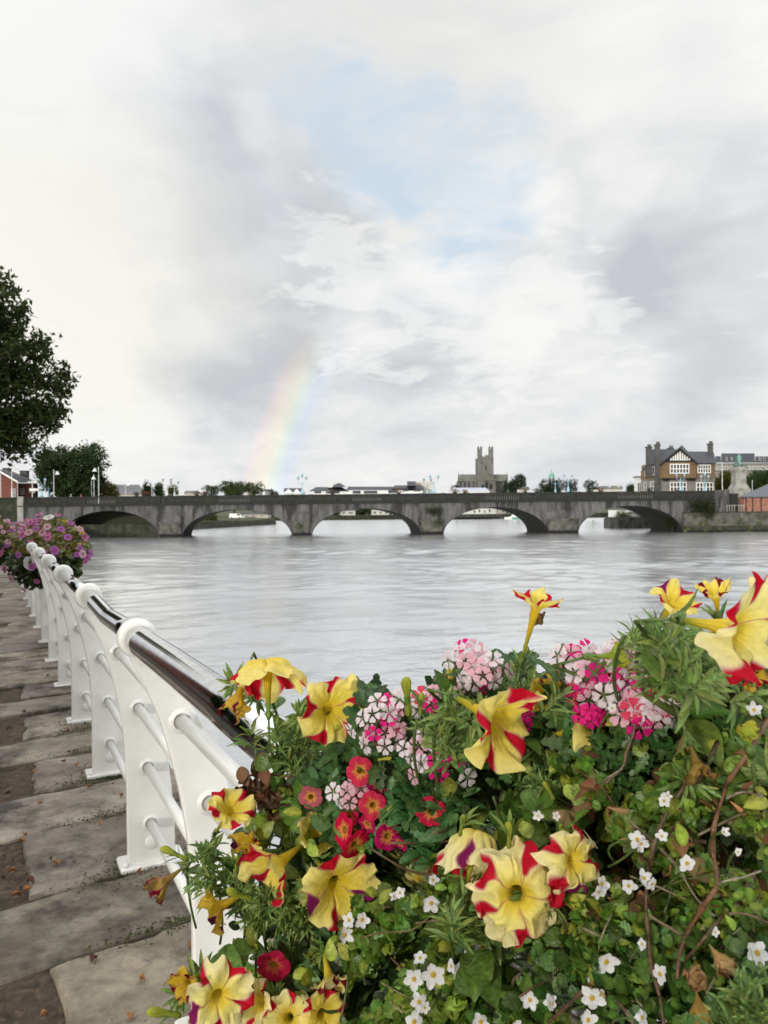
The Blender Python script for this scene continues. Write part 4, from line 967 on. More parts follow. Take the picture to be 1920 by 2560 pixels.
t_ = block('long_hall', 'long low white hall with a dark roof on the skyline behind the middle arch', Z3, [(415, 240, 1430, 285), (575, 180, 625, 212, 3)],
      [(400, 770, 246, 208, 70), (740, 1300, 236, 204, 20), (610, 740, 208, 172, 50), (1150, 1445, 222, 192, 30)], ('whitewall', 'slate'),
      [(455, 246, 515, 264, 3, 'darkstone'), (560, 246, 680, 266, 5, 'darkstone'), (800, 240, 870, 266, 3, 'slate_pale'), (900, 240, 1020, 266, 6, 'slate_pale'), (1120, 236, 1200, 262, 4, 'slate_pale'), (1250, 228, 1300, 246, 3, 'darkstone'), (1350, 228, 1410, 246, 3, 'darkstone')], 16)
block('stair_tower', 'plain pale concrete tower at the right end of the long low hall', Z3, [(1366, 158, 1535, 285, 9)], None, ('cream', 'slate'), (), 12)
block('lean_to', 'dark sloping roof block leaning on the pale concrete tower', Z3, [(1300, 196, 1366, 240, 9)], [(1290, 1368, 196, 156, 0)], ('darkstone', 'slate'), (), 10)
Z3 = Zoom(1100, 1090, 3.606, 330.0)
block('marquee', 'pale lavender marquee roof in front of the cathedral', Z3, [(112, 492, 445, 525)], [(108, 452, 500, 466, 40)], ('whitewall', 'tent'), (), 12)
block('terrace_house', 'row of brown roofed terrace houses left of the club house', Zoom(1240, 1050, 2.44, 260.0), [(640, 420, 770, 440), (690, 400, 700, 420, 2), (745, 398, 755, 425, 2)], [(632, 776, 420, 402, 8)], ('cream', 'greyroof'), (), 10)
block('terrace_house', 'low grey gable cottage left of the isolated round tree', Zoom(1240, 1050, 2.44, 300.0), [(150, 422, 200, 440)], [(148, 205, 422, 406, 14)], ('cream', 'slate'), (), 8)
# cathedral with a pinnacled tower
Z = Zoom(1100, 1090, 3.606, 430.0); b0 = Z.p(412, 500); b0 = (b0.x, b0.y, -1.0)
ca_ = thing('cathedral', 'grey stone cathedral with a square battlemented tower on the skyline', 'church', b0)
mesh_part('tower', M['churchstone'], ca_, b0, lambda q: (facade_box(q, Z, 343, 200, 482, 540, b0, 11), facade_box(q, Z, 340, 196, 485, 206, b0, 11.4, -.2)))
for i, (x0, x1, yt, dd) in enumerate([(342, 380, 100, 0), (443, 480, 100, 0), (344, 378, 112, 8), (445, 478, 112, 8)]):
    def tur(q, x0=x0, x1=x1, yt=yt, dd=dd):
        facade_box(q, Z, x0, yt + 40, x1, 210, b0, 3, dd)
        for k in range(2): xx = x0 + (x1 - x0) * (.0 + .68 * k); facade_box(q, Z, xx, yt - 4, xx + (x1 - x0) * .32, yt + 40, b0, 3, dd + .02); facade_box(q, Z, xx + 2, yt - 10, xx + 6, yt - 4, b0, 1, dd + 1)
        facade_box(q, Z, x0 + 8, yt + 22, x1 - 8, yt + 40, b0, 3, dd + .03)
    mesh_part('turret', M['churchstone'], ca_, b0, tur)
mesh_part('battlement', M['churchstone'], ca_, b0, lambda q: [facade_box(q, Z, x_, yy, x_ + 12, 204, b0, .8, .1) for x_, yy in ((380, 182), (392, 190), (403, 174), (415, 170), (427, 174), (436, 188))])
mesh_part('nave_wall', M['churchstone'], ca_, b0, lambda q: (facade_box(q, Z, 168, 404, 345, 540, b0, 12, 2), facade_box(q, Z, 480, 400, 608, 540, b0, 12, 2), facade_box(q, Z, 345, 395, 500, 545, b0, 8, -5)))
def nr_(q):
    for a, b, ye, yr in ((165, 346, 410, 346), (480, 612, 408, 346)):
        V = [Z.p(a, ye, 1.2), Z.p(b, ye, 1.2), Z.p(b, yr, 8), Z.p(a, yr, 8), Z.p(b, ye, 15), Z.p(a, ye, 15)]
        q.add([rel(v, b0) for v in V], [(0, 1, 2, 3), (4, 5, 3, 2), (1, 4, 2), (5, 0, 3)])
    V = [Z.p(342, 398, -5.5), Z.p(502, 398, -5.5), Z.p(422, 330, -5.4), Z.p(342, 398, 1), Z.p(502, 398, 1), Z.p(422, 330, 1)]
    q.add([rel(v, b0) for v in V], [(0, 1, 2), (1, 4, 5, 2), (0, 2, 5, 3)])
mesh_part('nave_roof', surf('church_roof', (.15, .15, .13), (.11, .11, .095), .8, .3), ca_, b0, nr_)
for x_, yt in ((167, 316), (205, 330), (606, 322)): mesh_part('pinnacle', M['churchstone'], ca_, b0, lambda q: q.tube([rel(Z.p(x_, 410, 1), b0), rel(Z.p(x_, yt, 1), b0)], [.5, .06], 6))
mesh_part('flagstaff', M['darkstone'], ca_, b0, lambda q: q.tube([rel(Z.p(445, 120, 4), b0), rel(Z.p(446, 62, 4), b0)], [.10, .05], 6))
for x0, y0, x1, y1 in ((372, 432, 384, 470), (405, 404, 421, 474), (446, 432, 458, 478), (405, 258, 421, 300), (180, 420, 192, 470), (220, 420, 232, 470), (262, 420, 274, 470)):
    def lan(q):
        a, b = Z.p(x0, y1, -5.2 if x0 > 360 and y0 > 380 else (-.1 if x0 > 360 else 1.9)), Z.p(x1, y0, 0); Yq = a.y - b0[1]; X0, X1, Z0, Z1 = a.x - b0[0], b.x - b0[0], a.z - b0[2], b.z - b0[2]
        q.prism([(X0, Z0), (X1, Z0), (X1, Z1 - 1), ((X0 + X1) / 2, Z1), (X0, Z1 - 1)], 'Y', Yq - .05, Yq + .2)
    mesh_part('lancet_window', M['glass'], ca_, b0, lan)
mesh_part('buttress', M['churchstone'], ca_, b0, lambda q: [facade_box(q, Z, x_, 400, x_ + 7, 540, b0, 1.4, .7) for x_ in (172, 206, 246, 288, 326, 500, 545, 600)])
# green copper dome
Z = Zoom(1100, 1090, 3.606, 470.0); b0 = Z.p(1007, 500); b0 = (b0.x, b0.y, -1.0); kz = lambda y_: Z.p(1007, y_).z - b0[2]; kr = 470 / FPX / 3.606
do = thing('domed_tower', 'distant round tower with a green copper dome above dark trees', 'church', b0)
mesh_part('drum', M['churchstone'], do, b0, lambda q: q.lathe([(26 * kr, 0), (26 * kr, kz(395)), (28 * kr, kz(392)), (28 * kr, kz(386))], 20))
mesh_part('dome', M['verdigris'], do, b0, lambda q: q.lathe([(25 * kr, kz(388)), (25 * kr, kz(365)), (22 * kr, kz(348)), (15 * kr, kz(334)), (7 * kr, kz(328)), (4 * kr, kz(322)), (4 * kr, kz(316)), (.1, kz(306))], 20), True)
mesh_part('finial', M['verdigris'], do, b0, lambda q: q.tube([(0, 0, kz(310)), (0, 0, kz(298))], [.22, .1], 6))
# buildings low on the far bank, seen through the arches
Z = Zoom(660, 1160, 3.606, 385.0)
block('riverside_house', 'low white riverside house seen at the left of the middle arch', Z, [(690, 418, 820, 470)], [(685, 825, 420, 400, 12)], ('whitewall', 'slate'), [(705, 430, 730, 450, 2), (760, 430, 800, 450, 3)])
block('riverside_house', 'pale riverside house with several windows at the right of the middle arch', Z, [(970, 410, 1130, 470)], [(965, 1135, 412, 396, 12)], ('whitewall', 'slate'), [(985, 425, 1010, 450, 2), (1040, 425, 1060, 450, 2), (1090, 425, 1115, 450, 2)])
block('riverside_house', 'grey low riverside shed at the far right of the middle arch', Z, [(1150, 425, 1260, 470)], [(1145, 1265, 428, 412, 8)], ('cream', 'slate'))
Z = Zoom(1100, 1090, 3.606, 385.0)
block('riverside_house', 'long white riverside building under the fourth arch', Z, [(200, 650, 512, 712)], [(195, 518, 652, 632, 8)], ('whitewall', 'slate'), [(300, 668, 318, 695, 1), (346, 660, 362, 690, 1), (438, 655, 456, 690, 1), (395, 668, 410, 695, 1)])
block('riverside_house', 'grey riverside building right of the long white one under the fourth arch', Z, [(520, 655, 650, 712)], [(515, 655, 658, 640, 8)], ('cream', 'slate'), [(560, 665, 575, 690, 1), (595, 665, 610, 690, 1)])
Z = Zoom(1560, 1080, 4.608, 190.0)
block('white_warehouse', 'white warehouse behind the island quay under the rightmost arch', Z, [(-20, 895, 560, 1010)], [(-40, 580, 895, 850, 30)], ('whitewall', 'slate_pale'), [(40, 910, 150, 960, 4), (230, 900, 235, 1000, 1, 'darkstone')], 12)
Z = Zoom(400, 1160, 4.366, 300.0)
block('roadside_wall', 'pale low roadside building on the bank under the second arch', Z, [(900, 545, 1180, 592)], [(895, 1185, 550, 530, 10)], ('cream', 'slate'), [(930, 555, 960, 580, 2), (1000, 555, 1030, 580, 2), (1090, 555, 1110, 580, 1)], 8)
# white van on the bank
vb = Z.p(830, 592, -8)
van = thing('van', 'small white van parked on the bank under the second arch', 'van', (vb.x, vb.y, -1.4))
mesh_part('body', M['white'], van, None, lambda q: (q.prism([(-2.4, .4), (2.4, .4), (2.4, 1.1), (1.9, 1.25), (1.4, 2.0), (-2.2, 2.05), (-2.4, 1.8)], 'Y', -.9, .9)))
mesh_part('windscreen', M['glass'], van, None, lambda q: q.prism([(1.35, 1.3), (1.85, 1.3), (1.42, 1.9), (.6, 1.9), (.6, 1.3)], 'Y', -.92, -.90))
for x_ in (-1.5, 1.5): mesh_part('wheel', M['black'], van, None, lambda q: q.lathe([(.33, -.1), (.36, 0), (.33, .1)], 14, Matrix.Translation((x_, -.88, .36)) @ RX))
# moored boats under the fourth arch
def boat(label, px, py, d, ln, hull, rot=0.0, cabin=True, mast=False):
    v = at(px, py, d); t_ = thing('moored_boat', label, 'boat', (v.x, v.y, WATER_Z), rot, 'boats moored beyond the bridge')
    q = MB(); V = []; k = 9
    for i in range(k):
        f = i / (k - 1); w = ln * .17 * (1 - max(0, (f - .45) / .55) ** 2.2) * (.85 if f < .1 else 1); sh = .9 + .5 * f * f
        V += [(ln * (f - .5), -w, sh), (ln * (f - .5), -w * .75, .1), (ln * (f - .5), 0, -.25), (ln * (f - .5), w * .75, .1), (ln * (f - .5), w, sh)]
    q.add(V, [(a * 5 + b, a * 5 + b + 1, (a + 1) * 5 + b + 1, (a + 1) * 5 + b) for a in range(k - 1) for b in range(4)] + [(a * 5 + 4, a * 5, (a + 1) * 5, (a + 1) * 5 + 4) for a in range(k - 1)] + [(0, 1, 2, 3, 4)])
    q.build('hull', M[hull], t_)
    if cabin: q = MB(); q.prism([(-ln * .25, .9), (ln * .2, 1.0), (ln * .1, 2.1), (-ln * .25, 2.1)], 'Y', -ln * .11, ln * .11); q.build('cabin', M['white'], t_)
    if mast: q = MB(); q.tube([(0, 0, .9), (0, 0, 5.5)], [.09, .04], 6); q.build('mast', M['white'], t_)
boat('pale green and white motor boat moored under the fourth arch', 1288, 1297, 330, 9, 'verdigris', 1.9, True, True)
boat('low white cruiser moored near the fourth pier', 1331, 1298, 330, 9, 'white', .1)
boat('small white dinghy floating left of the pale green boat', 1273, 1298, 330, 4, 'white', .2, False)
boat('dark barge lying in front of the long white riverside building', 1180, 1296, 350, 26, 'black', .0, False)
wallthing('far_quay_wall', 'low dark quay wall along the far bank behind the bridge arches', 'wall', -60, 150, 368, 371.5, -3.6, -1.0, M['moss_stone'])

# ------------------------------------------------------------------ lamps, poles, people, flower tubs on the bridge
lamp0 = {}
def lantern_post(px, near_side, label, mat, n=3):
    global lamp0
    key = (mat, n)
    y_ = BY + .14 if near_side else BY + WID - .14
    p = Vector(((px - 960) / FPX * y_, y_, PAR_T + (.05 if near_side else .0)))
    if key in lamp0: o = copy_tree(lamp0[key])
    else:
        o = lamp0[key] = thing('lantern_post', label, 'lamp')
        q = MB(); q.lathe([(.30, 0), (.30, .25), (.22, .30), (.17, .75), (.12, .85), (.09, 1.0), (.07, 1.9), (.11, 1.95), (.06, 2.05), (.05, 2.35)], 12); q.build('post', M[mat], o, True)
        for k in range(n):
            a = (0, math.pi, math.pi / 2)[k]; r_ = .72 if k < 2 else 0; top = 2.55 if k < 2 else 3.0
            x_ = r_ * math.cos(a); 
            q = MB(); q.tube([(0, 0, 1.95), (x_ * .5, 0, 1.90), (x_, 0, 2.1), (x_, 0, top)] if r_ else [(0, 0, 2.3), (0, 0, top)], .035, 6); ar = q.build('arm', M[mat], o, True)
            q = MB(); q.lathe([(.08, 0), (.26, .50), (.28, .52)], 8, Matrix.Translation((x_, 0, top))); q.build('lantern_glass', M['lamp_glass'], ar)
            q = MB(); q.lathe([(.30, 0), (.20, .16), (.06, .24), (.04, .36), (.01, .42)], 8, Matrix.Translation((x_, 0, top + .52))); q.build('lantern_cap', M[mat], ar)
    o.location = p; tag(o, label, 'lamp', 'lantern posts along the bridge'); return o
for px, nr2, lab, mt, n in [
    (104, True, 'blue lantern post on the left bridge end in front of the brick house', 'iron_blue', 2), (122, False, 'blue lantern post just right of its twin at the left bridge end', 'iron_blue', 2),
    (418, True, 'pale lantern post above the first pier, taller of its pair', 'pole_white', 2), (437, False, 'pale lantern post above the first pier, shorter of its pair', 'pole_white', 2),
    (756, True, 'pale blue lantern post above the second pier beside the white gabled house', 'iron_blue', 3),
    (1086, True, 'pale blue lantern post above the third pier, right one of its pair', 'iron_blue', 2), (1069, False, 'pale blue lantern post above the third pier in front of the pale tower', 'iron_blue', 2),
    (1421, True, 'pale blue twin lantern post above the fourth pier', 'iron_blue', 2), (1389, False, 'pale blue lantern post below the green dome, left of the twin lanterns', 'iron_blue', 2),
    (1702, True, 'bright blue lantern post before the club house doorway', 'iron_blue', 2), (1763, False, 'bright blue lantern post before the right wing of the club house', 'iron_blue', 3)]:
    lantern_post(px, nr2, lab, mt, n)
def street_pole(px, pyt, d, label, head=True, zb=3.0, side=1):
    b = at(px, 1240, d); zt = at(px, pyt, d).z
    t_ = thing('street_lamp' if head else 'flagpole', label, 'lamp' if head else 'pole', (b.x, b.y, zb), 0, 'white poles along the left quay road' if px < 500 else None); h = zt - zb
    q = MB(); q.lathe([(.14, 0), (.14, .8), (.085, .9), (.06, h)], 10); q.build('pole', M['pole_white'], t_, True)
    if head:
        q = MB(); q.tube([(0, 0, h - .6), (side * .7, 0, h - .3)], .035, 6); q.build('arm', M['pole_white'], t_)
        q = MB(); q.lathe([(.10, .62), (.16, .5), (.45, .05), (.46, 0)], 14, Matrix.Translation((side * .75, 0, h - 1.0))); q.build('lamp_shade', M['white'], t_, True)
    return t_
for a in [(2, 1180, 146, 'slim white pole at the far left edge before the brick house', False), (30, 1160, 146, 'slim white lamp pole in front of the brick gable', True), (44, 1205, 147, 'shorter white pole right of the brick gable', False), (81, 1150, 147, 'tall white lamp pole at the right end of the brick house', True), (135, 1174, 150, 'white lamp pole on the left side of the big round tree', True),
          (247, 1166, 150, 'tallest white lamp pole before the right side of the big round tree', True, 3.0, -1), (235, 1186, 152, 'white lamp pole just left of the tallest one', True, 3.0, -.05), (229, 1202, 152, 'short thin pole beside two white lamp poles', False), (314, 1204, 190, 'thin white lamp pole in front of the long grey roof', True), (379, 1203, 170, 'thin white lamp pole beside the narrow conical tree', True, 3.0, -1)]:
    street_pole(*a)
street_pole(1806, 1157, 150, 'tall white flagpole between the club house and the statue', False)
street_pole(1881, 1200, 160, 'short white pole right of the statue', False)
# people leaning on the parapet
def person(px, label, shirt, skin, hair, rot):
    y_ = BY + 1.1; t_ = thing('person', label, 'person', ((px - 960) / FPX * y_, y_, 3.10))
    body = figure(MAN, MANE, 'body', surf('jacket_' + hair, shirt, None, .9), t_, (0, 0, 0), 1.02, rot)
    q = MB(); q.lathe([(.10, -.02), (.115, .05), (.10, .11), (.05, .15), (.01, .16)], 12, Matrix.Translation((0, .01, 1.68))); q.build('hair', surf('hair_' + hair, skin, None, .8), t_, True)
person(178, 'person in a pale grey jacket walking on the bridge before the big round tree', (.30, .30, .26), (.5, .48, .44), 'grey', .4)
person(203, 'person in a pinkish red jacket walking on the bridge before the big round tree', (.34, .10, .10), (.20, .08, .06), 'red', -.5)
person(1691, 'person in a dark red jacket at the bridge parapet before the club house', (.20, .06, .04), (.09, .05, .03), 'dark', .2)
# flower tubs on the parapet
def tub(px, label, cols, seed):
    y_ = BY + .12; t_ = thing('flower_tub', label, 'flower tub', ((px - 960) / FPX * y_, y_, PAR_T), 0, 'flower tubs on the bridge parapet')
    q = MB(); q.lathe([(.30, 0), (.42, .22)], 12); q.build('bowl', M['black'], t_)
    r_ = np.random.default_rng(seed); C = r_.normal(size=(34, 3)) * (.38, .22, .16) + (0, 0, .42); V, F, c = leaf_quads(C, .09, 5, .06, (.035, .055, .018), seed); q = MB(); q.add(V, F, c); q.build('leaves', M['leaf'], t_)
    V, F, c = leaf_quads(C + (0, -.05, .08), .10, 2, .07, (1, 1, 1), seed + 5); k = len(c) // 4; c = np.repeat(np.array([cols[i % len(cols)] for i in r_.integers(0, 9, k)]), 4, axis=0); q = MB(); q.add(V, F, c); q.build('blossom', M['petal'], t_)
for i, (px, lab, cols) in enumerate([(365, 'flower tub with red blossoms on the parapet right of the narrow conical tree', [(.45, .08, .07)]), (342, 'dark leafy tub on the parapet under the long grey roof', [(.04, .05, .03)]), (492, 'dark flower tub at the left of the far green trees', [(.10, .04, .03)]), (512, 'orange red flower tub before the leftmost green tree', [(.38, .12, .05), (.3, .05, .05)]), (832, 'dark red flower tub before the long low hall', [(.2, .05, .05)]), (997, 'red and yellow flower tub before the right part of the long low hall', [(.5, .04, .06), (.6, .42, .05)]), (1138, 'yellow flower tub left of the marquee', [(.45, .32, .06)]), (1163, 'yellow flower tub before the marquee', [(.5, .36, .05)]), (1313, 'pink flower tub under the tall dark tree by the cathedral', [(.42, .16, .13)]), (1342, 'leafy green tub right of the pink flower tub', [(.08, .09, .04)]), (1502, 'orange red flower tub under the isolated round tree', [(.45, .10, .05)]), (1625, 'green leafy tub before the left wing of the club house', [(.05, .07, .03)])]):
    tub(px, lab, cols, 60 + i)
# ------------------------------------------------------------------ trees and house on the land side (they are what the steel handrail mirrors)
for i, (x_, y_, h_, w_) in enumerate([(-13, 9, 9, 4.2), (-12, 1, 8, 4), (-12.5, -8, 10, 4.5)]):
    tree('street_tree', ['leafy street tree beside the walkway, nearest the big dark tree', 'leafy street tree straight left of the walkway', 'leafy street tree behind the viewer beside the walkway'][i], 'tree', (x_, y_, 0),
         [(0, 0, h_ * .62, w_ * .8, w_ * .8, h_ * .30), (1, .5, h_ * .5, w_ * .5, w_ * .6, h_ * .2), (-1, -1, h_ * .7, w_ * .5, w_ * .5, h_ * .2)], .34, 380, 14, (.03, .05, .015), 70 + i, .22)
hb = (-19, -4, 0)
th_ = thing('brick_terrace', 'red brick terrace across the street from the walkway', 'building', hb)
q = MB(); q.box(-4, 4, -16, 22, 0, 7.5); q.build('wall', M['brick'], th_)
q = MB(); q.prism([(-4.4, 7.5), (4.4, 7.5), (0, 10.6)], 'Y', -16.3, 22.3); q.build('roof', M['slate'], th_)
for k in range(8):
    for z_ in (1.0, 4.4):
        q = MB(); q.box(4.0, 4.06, -14 + k * 4.5, -12.6 + k * 4.5, z_, z_ + 2); w_ = q.build('window', M['white'], th_)
        q = MB(); q.box(4.03, 4.08, -13.9 + k * 4.5, -12.7 + k * 4.5, z_ + .1, z_ + 1.9); q.build('pane', M['glass'], w_)

# ------------------------------------------------------------------ flowers and leaves
def sstep(x_, a, b): t_ = np.clip((x_ - a) / (b - a), 0, 1); return t_ * t_ * (3 - 2 * t_)
PAL = {'fresh': ((.74, .54, .035), (.86, .69, .11), (.88, .76, .25)), 'pale': ((.80, .62, .06), (.87, .77, .24), (.88, .80, .42)), 'old': ((.55, .36, .02), (.66, .44, .035), (.62, .44, .07)), 'dry': ((.32, .20, .05), (.40, .27, .06), (.22, .12, .04)),
       'tan': ((.40, .24, .09), (.46, .30, .13), (.30, .17, .07)), 'green': ((.30, .38, .05), (.42, .46, .06), (.50, .48, .06))}
def petunia_mesh(Rm, seed, pal='fresh', cup=.35, reflex=.35, wilt=0.0, marks=.85, CR=.42, red=(.52, .004, .022), tube=1.0, ruff=1.0):
    """trumpet of five fused petals with red wedges; opens along +Z, limb centre at the origin"""
    r_ = np.random.default_rng(seed); NA, NT, NL = 160, 7, 22
    th = np.linspace(0, 2 * np.pi, NA, endpoint=False)
    u = (th / (2 * np.pi) * 5) % 1.0; pet = np.floor(th / (2 * np.pi) * 5).astype(int)          # petal centre at u = .5, sutures at 0 and 1
    ud = np.abs(u - .5) * 2
    psz = r_.uniform(.88, 1.10, 5)[pet]; pbend = r_.uniform(-.42, .30, 5)[pet] * (1 - ud ** 2)
    Rt = Rm * (1 - .15 * ud ** 3.0) * (1 + (psz - 1) * (1 - ud ** 2)); Lt = Rm * 1.15 * tube
    ph = r_.uniform(0, 6.28, 8)
    rows = []; cols = []
    c0, c1, c2 = [np.array(c) for c in PAL[pal]]
    for j in range(NT):
        f = j / NT; rad = Rm * (.055 + .11 * f ** 1.6 + .10 * max(0, f - .6) ** 1.2); z_ = -Lt * (1 - f)
        rows.append(np.stack([rad * np.cos(th), rad * np.sin(th), np.full(NA, z_)], 1))
        k = np.clip(f * 1.6, 0, 1); g = np.array((.22, .30, .04)) * (1 - k) + c0 * k
        stripe = (np.abs(np.sin(th * 5)) > .86)[:, None] * .35
        cols.append(np.tile(g, (NA, 1)) * (1 - stripe * (1 - f * .6)))
    w0 = r_.uniform(.15, .30, 5); st = r_.uniform(.28, .52, 5); en = r_.uniform(.92, 1.25, 5); on = r_.uniform(0, 1, 5) < marks; pur = r_.uniform(0, 1, 5) < .13; off = r_.uniform(-.10, .10, 5)
    for j in range(NL + 1):
        qv = j / NL
        rad = Rm * .20 + (Rt - Rm * .20) * qv
        z_ = Rm * (cup * qv * .9 - reflex * qv ** 2.2) + Rm * pbend * qv ** 2 * .8
        z_ = z_ + Rm * ruff * qv ** 2.5 * (.08 * np.sin(3 * th + ph[0]) + .075 * np.sin(7 * th + ph[1]) + .045 * np.sin(12 * th + ph[2]) + .028 * np.sin(19 * th + ph[3]))
        z_ = z_ - Rm * .10 * np.sin(np.pi * min(1, qv * 1.05)) * np.exp(-((1 - ud) / .16) ** 2)
        rad = rad * (1 + .02 * ruff * qv * np.sin(17 * th + ph[4]))
        if wilt:
            cl = 1 - wilt * .62 * sstep(np.full(NA, qv), .25, 1.0) * (.75 + .25 * np.sin(3 * th + ph[5])); rad = rad * cl
            z_ = z_ + Rm * wilt * qv * (.75 + .35 * np.sin(2 * th + ph[6])) * .9
        P = np.stack([rad * np.cos(th), rad * np.sin(th), z_], 1)
        if True:
            s_ = P / Rm; wq = max(wilt, CR); P = P + Rm * wq * .16 * qv * np.stack([np.sin(5 * s_[:, 1] * 2 + ph[1] + 4 * qv), np.sin(6 * s_[:, 2] * 2 + ph[2] + 7 * s_[:, 0]), np.sin(9 * s_[:, 0] + ph[3] + 5 * s_[:, 1])], 1)
        rows.append(P)
        base = c0 + (c1 - c0) * sstep(np.float64(qv), .05, .42) + (c2 - c1) * sstep(np.float64(qv), .4, 1.0)
        col = np.tile(base, (NA, 1))
        vein = .985 + .022 * np.sin(th * 40 + 1.2 * np.sin(th * 9 + qv * 5)) * np.sin(qv * 3.1) + .02 * np.sin(th * 23 + qv * 9 + ph[3]) + .02 * np.sin(qv * 17 + th * 11) - .10 * np.exp(-((1 - ud) / .10) ** 2) * (qv < .75) * qv - .05 * np.exp(-(ud / .06) ** 2) * (1 - qv) ; col = col * vein[:, None]
        for k in range(5):
            if not on[k]: continue
            dth = np.angle(np.exp(1j * (th - (k + off[k]) * 2 * np.pi / 5))) / (2 * np.pi / 5)      # distance from the suture in petal widths
            wob = .022 * np.sin(qv * 9 + ph[k])
            hw = w0[k] * np.clip((qv - st[k]) / (.95 - st[k]), 0, 1) ** .75 * (1 - sstep(np.float64(qv), en[k] - .06, en[k] + .05)) + wob * (qv > st[k])
            core = sstep(hw - np.abs(dth), -.015, .025); fr = sstep(hw - np.abs(dth), -.055, .0)
            rc = np.array((.22, .012, .10)) if pur[k] else np.array(red)
            if wilt > .3: rc = rc * .35
            col = col * (1 - fr[:, None] * .75) + np.array((.46, .10, .26)) * fr[:, None] * .75
            col = col * (1 - core[:, None]) + rc * core[:, None]
        if wilt:
            ed = sstep(qv + .25 * np.sin(7 * th + ph[5]) * .4, .78, 1.08)[:, None] * min(1, wilt * .9); col = col * (1 - ed) + np.array((.10, .035, .03)) * ed
        cols.append(col)
    V = np.concatenate(rows); C = np.concatenate(cols); n = len(rows)
    F = [tuple(range(NA - 1, -1, -1))] + [(r * NA + i, r * NA + (i + 1) % NA, (r + 1) * NA + (i + 1) % NA, (r + 1) * NA + i) for r in range(n - 1) for i in range(NA)]
    return V, F, C, Lt
def face_matrix(pos, f, spin):
    z = Vector(f).normalized(); x_ = z.orthogonal().normalized(); y_ = z.cross(x_)
    x2 = x_ * math.cos(spin) + y_ * math.sin(spin); y2 = z.cross(x2)
    return Matrix.Translation(pos) @ Matrix((x2, y2, z)).transposed().to_4x4()

def leaf_tpl(k, prof, fold=.18, droop=.25, teeth=0.0):
    """leaf along +X (length 1): left edge, midrib, right edge; normal +Z"""
    V = []
    for i in range(k + 1):
        f = i / k; w_ = prof(f) * (1 + (teeth if i % 2 else -teeth)); z_ = -droop * f * f
        V += [(f, w_, z_ + fold * w_), (f, 0, z_), (f, -w_, z_ + fold * w_)]
    F = []
    for i in range(k): F += [(3 * i, 3 * i + 1, 3 * i + 4, 3 * i + 3), (3 * i + 1, 3 * i + 2, 3 * i + 5, 3 * i + 4)]
    return np.array(V), np.array(F)
TPL = {'ovate': leaf_tpl(6, lambda f: .34 * math.sin(math.pi * min(1, f * .93 + .05)) ** .8 * (1.15 - .35 * f), .25, .28),
       'narrow': leaf_tpl(5, lambda f: .115 * math.sin(math.pi * min(1, f * .92 + .06)) ** .7, .5, .30),
       'round': leaf_tpl(8, lambda f: (.43 * math.sin(math.pi * min(1, f * .86 + .13)) ** .6) * (f > .10 or .35), .15, .22, .14),
       'lance': leaf_tpl(8, lambda f: .22 * math.sin(math.pi * min(1, f * .94 + .04)) ** .8, .3, .25, .25),
       'obovate': leaf_tpl(6, lambda f: .20 * math.sin(math.pi * min(1, f ** 1.3 * .93 + .05)) ** .8 + .02, .25, .2)}
def leaf_block(kind, P, A, Nn, S, col, rg):
    """place leaves: base points P, directions A, rough normals Nn, lengths S"""
    V0, F0 = TPL[kind]; m = len(P); k = len(V0)
    A = A / np.linalg.norm(A, axis=1)[:, None]; B = np.cross(Nn, A); B /= np.linalg.norm(B, axis=1)[:, None] + 1e-9; Cn = np.cross(A, B)
    V = P[:, None, :] + S[:, None, None] * (V0[None, :, 0:1] * A[:, None, :] + V0[None, :, 1:2] * B[:, None, :] + V0[None, :, 2:3] * Cn[:, None, :] * rg.uniform(.2, 1.8, size=(m, 1, 1)))
    F = (F0[None] + (np.arange(m) * k)[:, None, None]).reshape(-1, 4)
    c = np.asarray(col) * np.ones((m, 1)); c = c[:, None, :] * np.ones((1, k, 1))
    c = c * np.where((np.arange(k) % 3 == 1)[None, :, None], 1.38, .96)          # paler midrib
    return V.reshape(-1, 3), F.tolist(), c.reshape(-1, 3)
def tints(base, m, rg, sp=.30, yel=.25):
    t_ = rg.uniform(1 - sp, 1 + sp, size=(m, 1)); c = np.array(base)[None] * t_; c[:, 0] *= rg.uniform(.8, 1 + yel * 1.6, size=m); return c

# depth of the front of the planting: it follows the railing, whose near end comes closer on the right
def dfront(px, py):
    d = float(np.interp(px, [380, 700, 1000, 1300, 1600, 1960], [.77, .735, .64, .53, .455, .40]))
    return d + float(np.interp(py, [1400, 1750, 2050, 2560], [.10, .085, .03, .0]))
def hollow(px, py):
    v = math.sin(px * .021 + 1.7 * math.sin(py * .013)) + math.sin(py * .024 + 1.3 * math.sin(px * .017 + 2)) + .7 * math.sin((px + py) * .043)
    return .10 * max(0, v - .10)
OUT = [(395, 2600), (470, 2420), (575, 2330), (600, 2200), (585, 2050), (690, 1960), (640, 1850), (740, 1780), (870, 1735), (930, 1705), (1000, 1760), (1130, 1690), (1250, 1640), (1330, 1620), (1470, 1630), (1560, 1600), (1690, 1560), (1800, 1570), (1960, 1500), (1960, 2600)]
def inside(x_, y_):
    c = False; j = len(OUT) - 1
    for i in range(len(OUT)):
        xi, yi = OUT[i]; xj, yj = OUT[j]
        if (yi > y_) != (yj > y_) and x_ < (xj - xi) * (y_ - yi) / (yj - yi) + xi: c = not c
        j = i
    return c
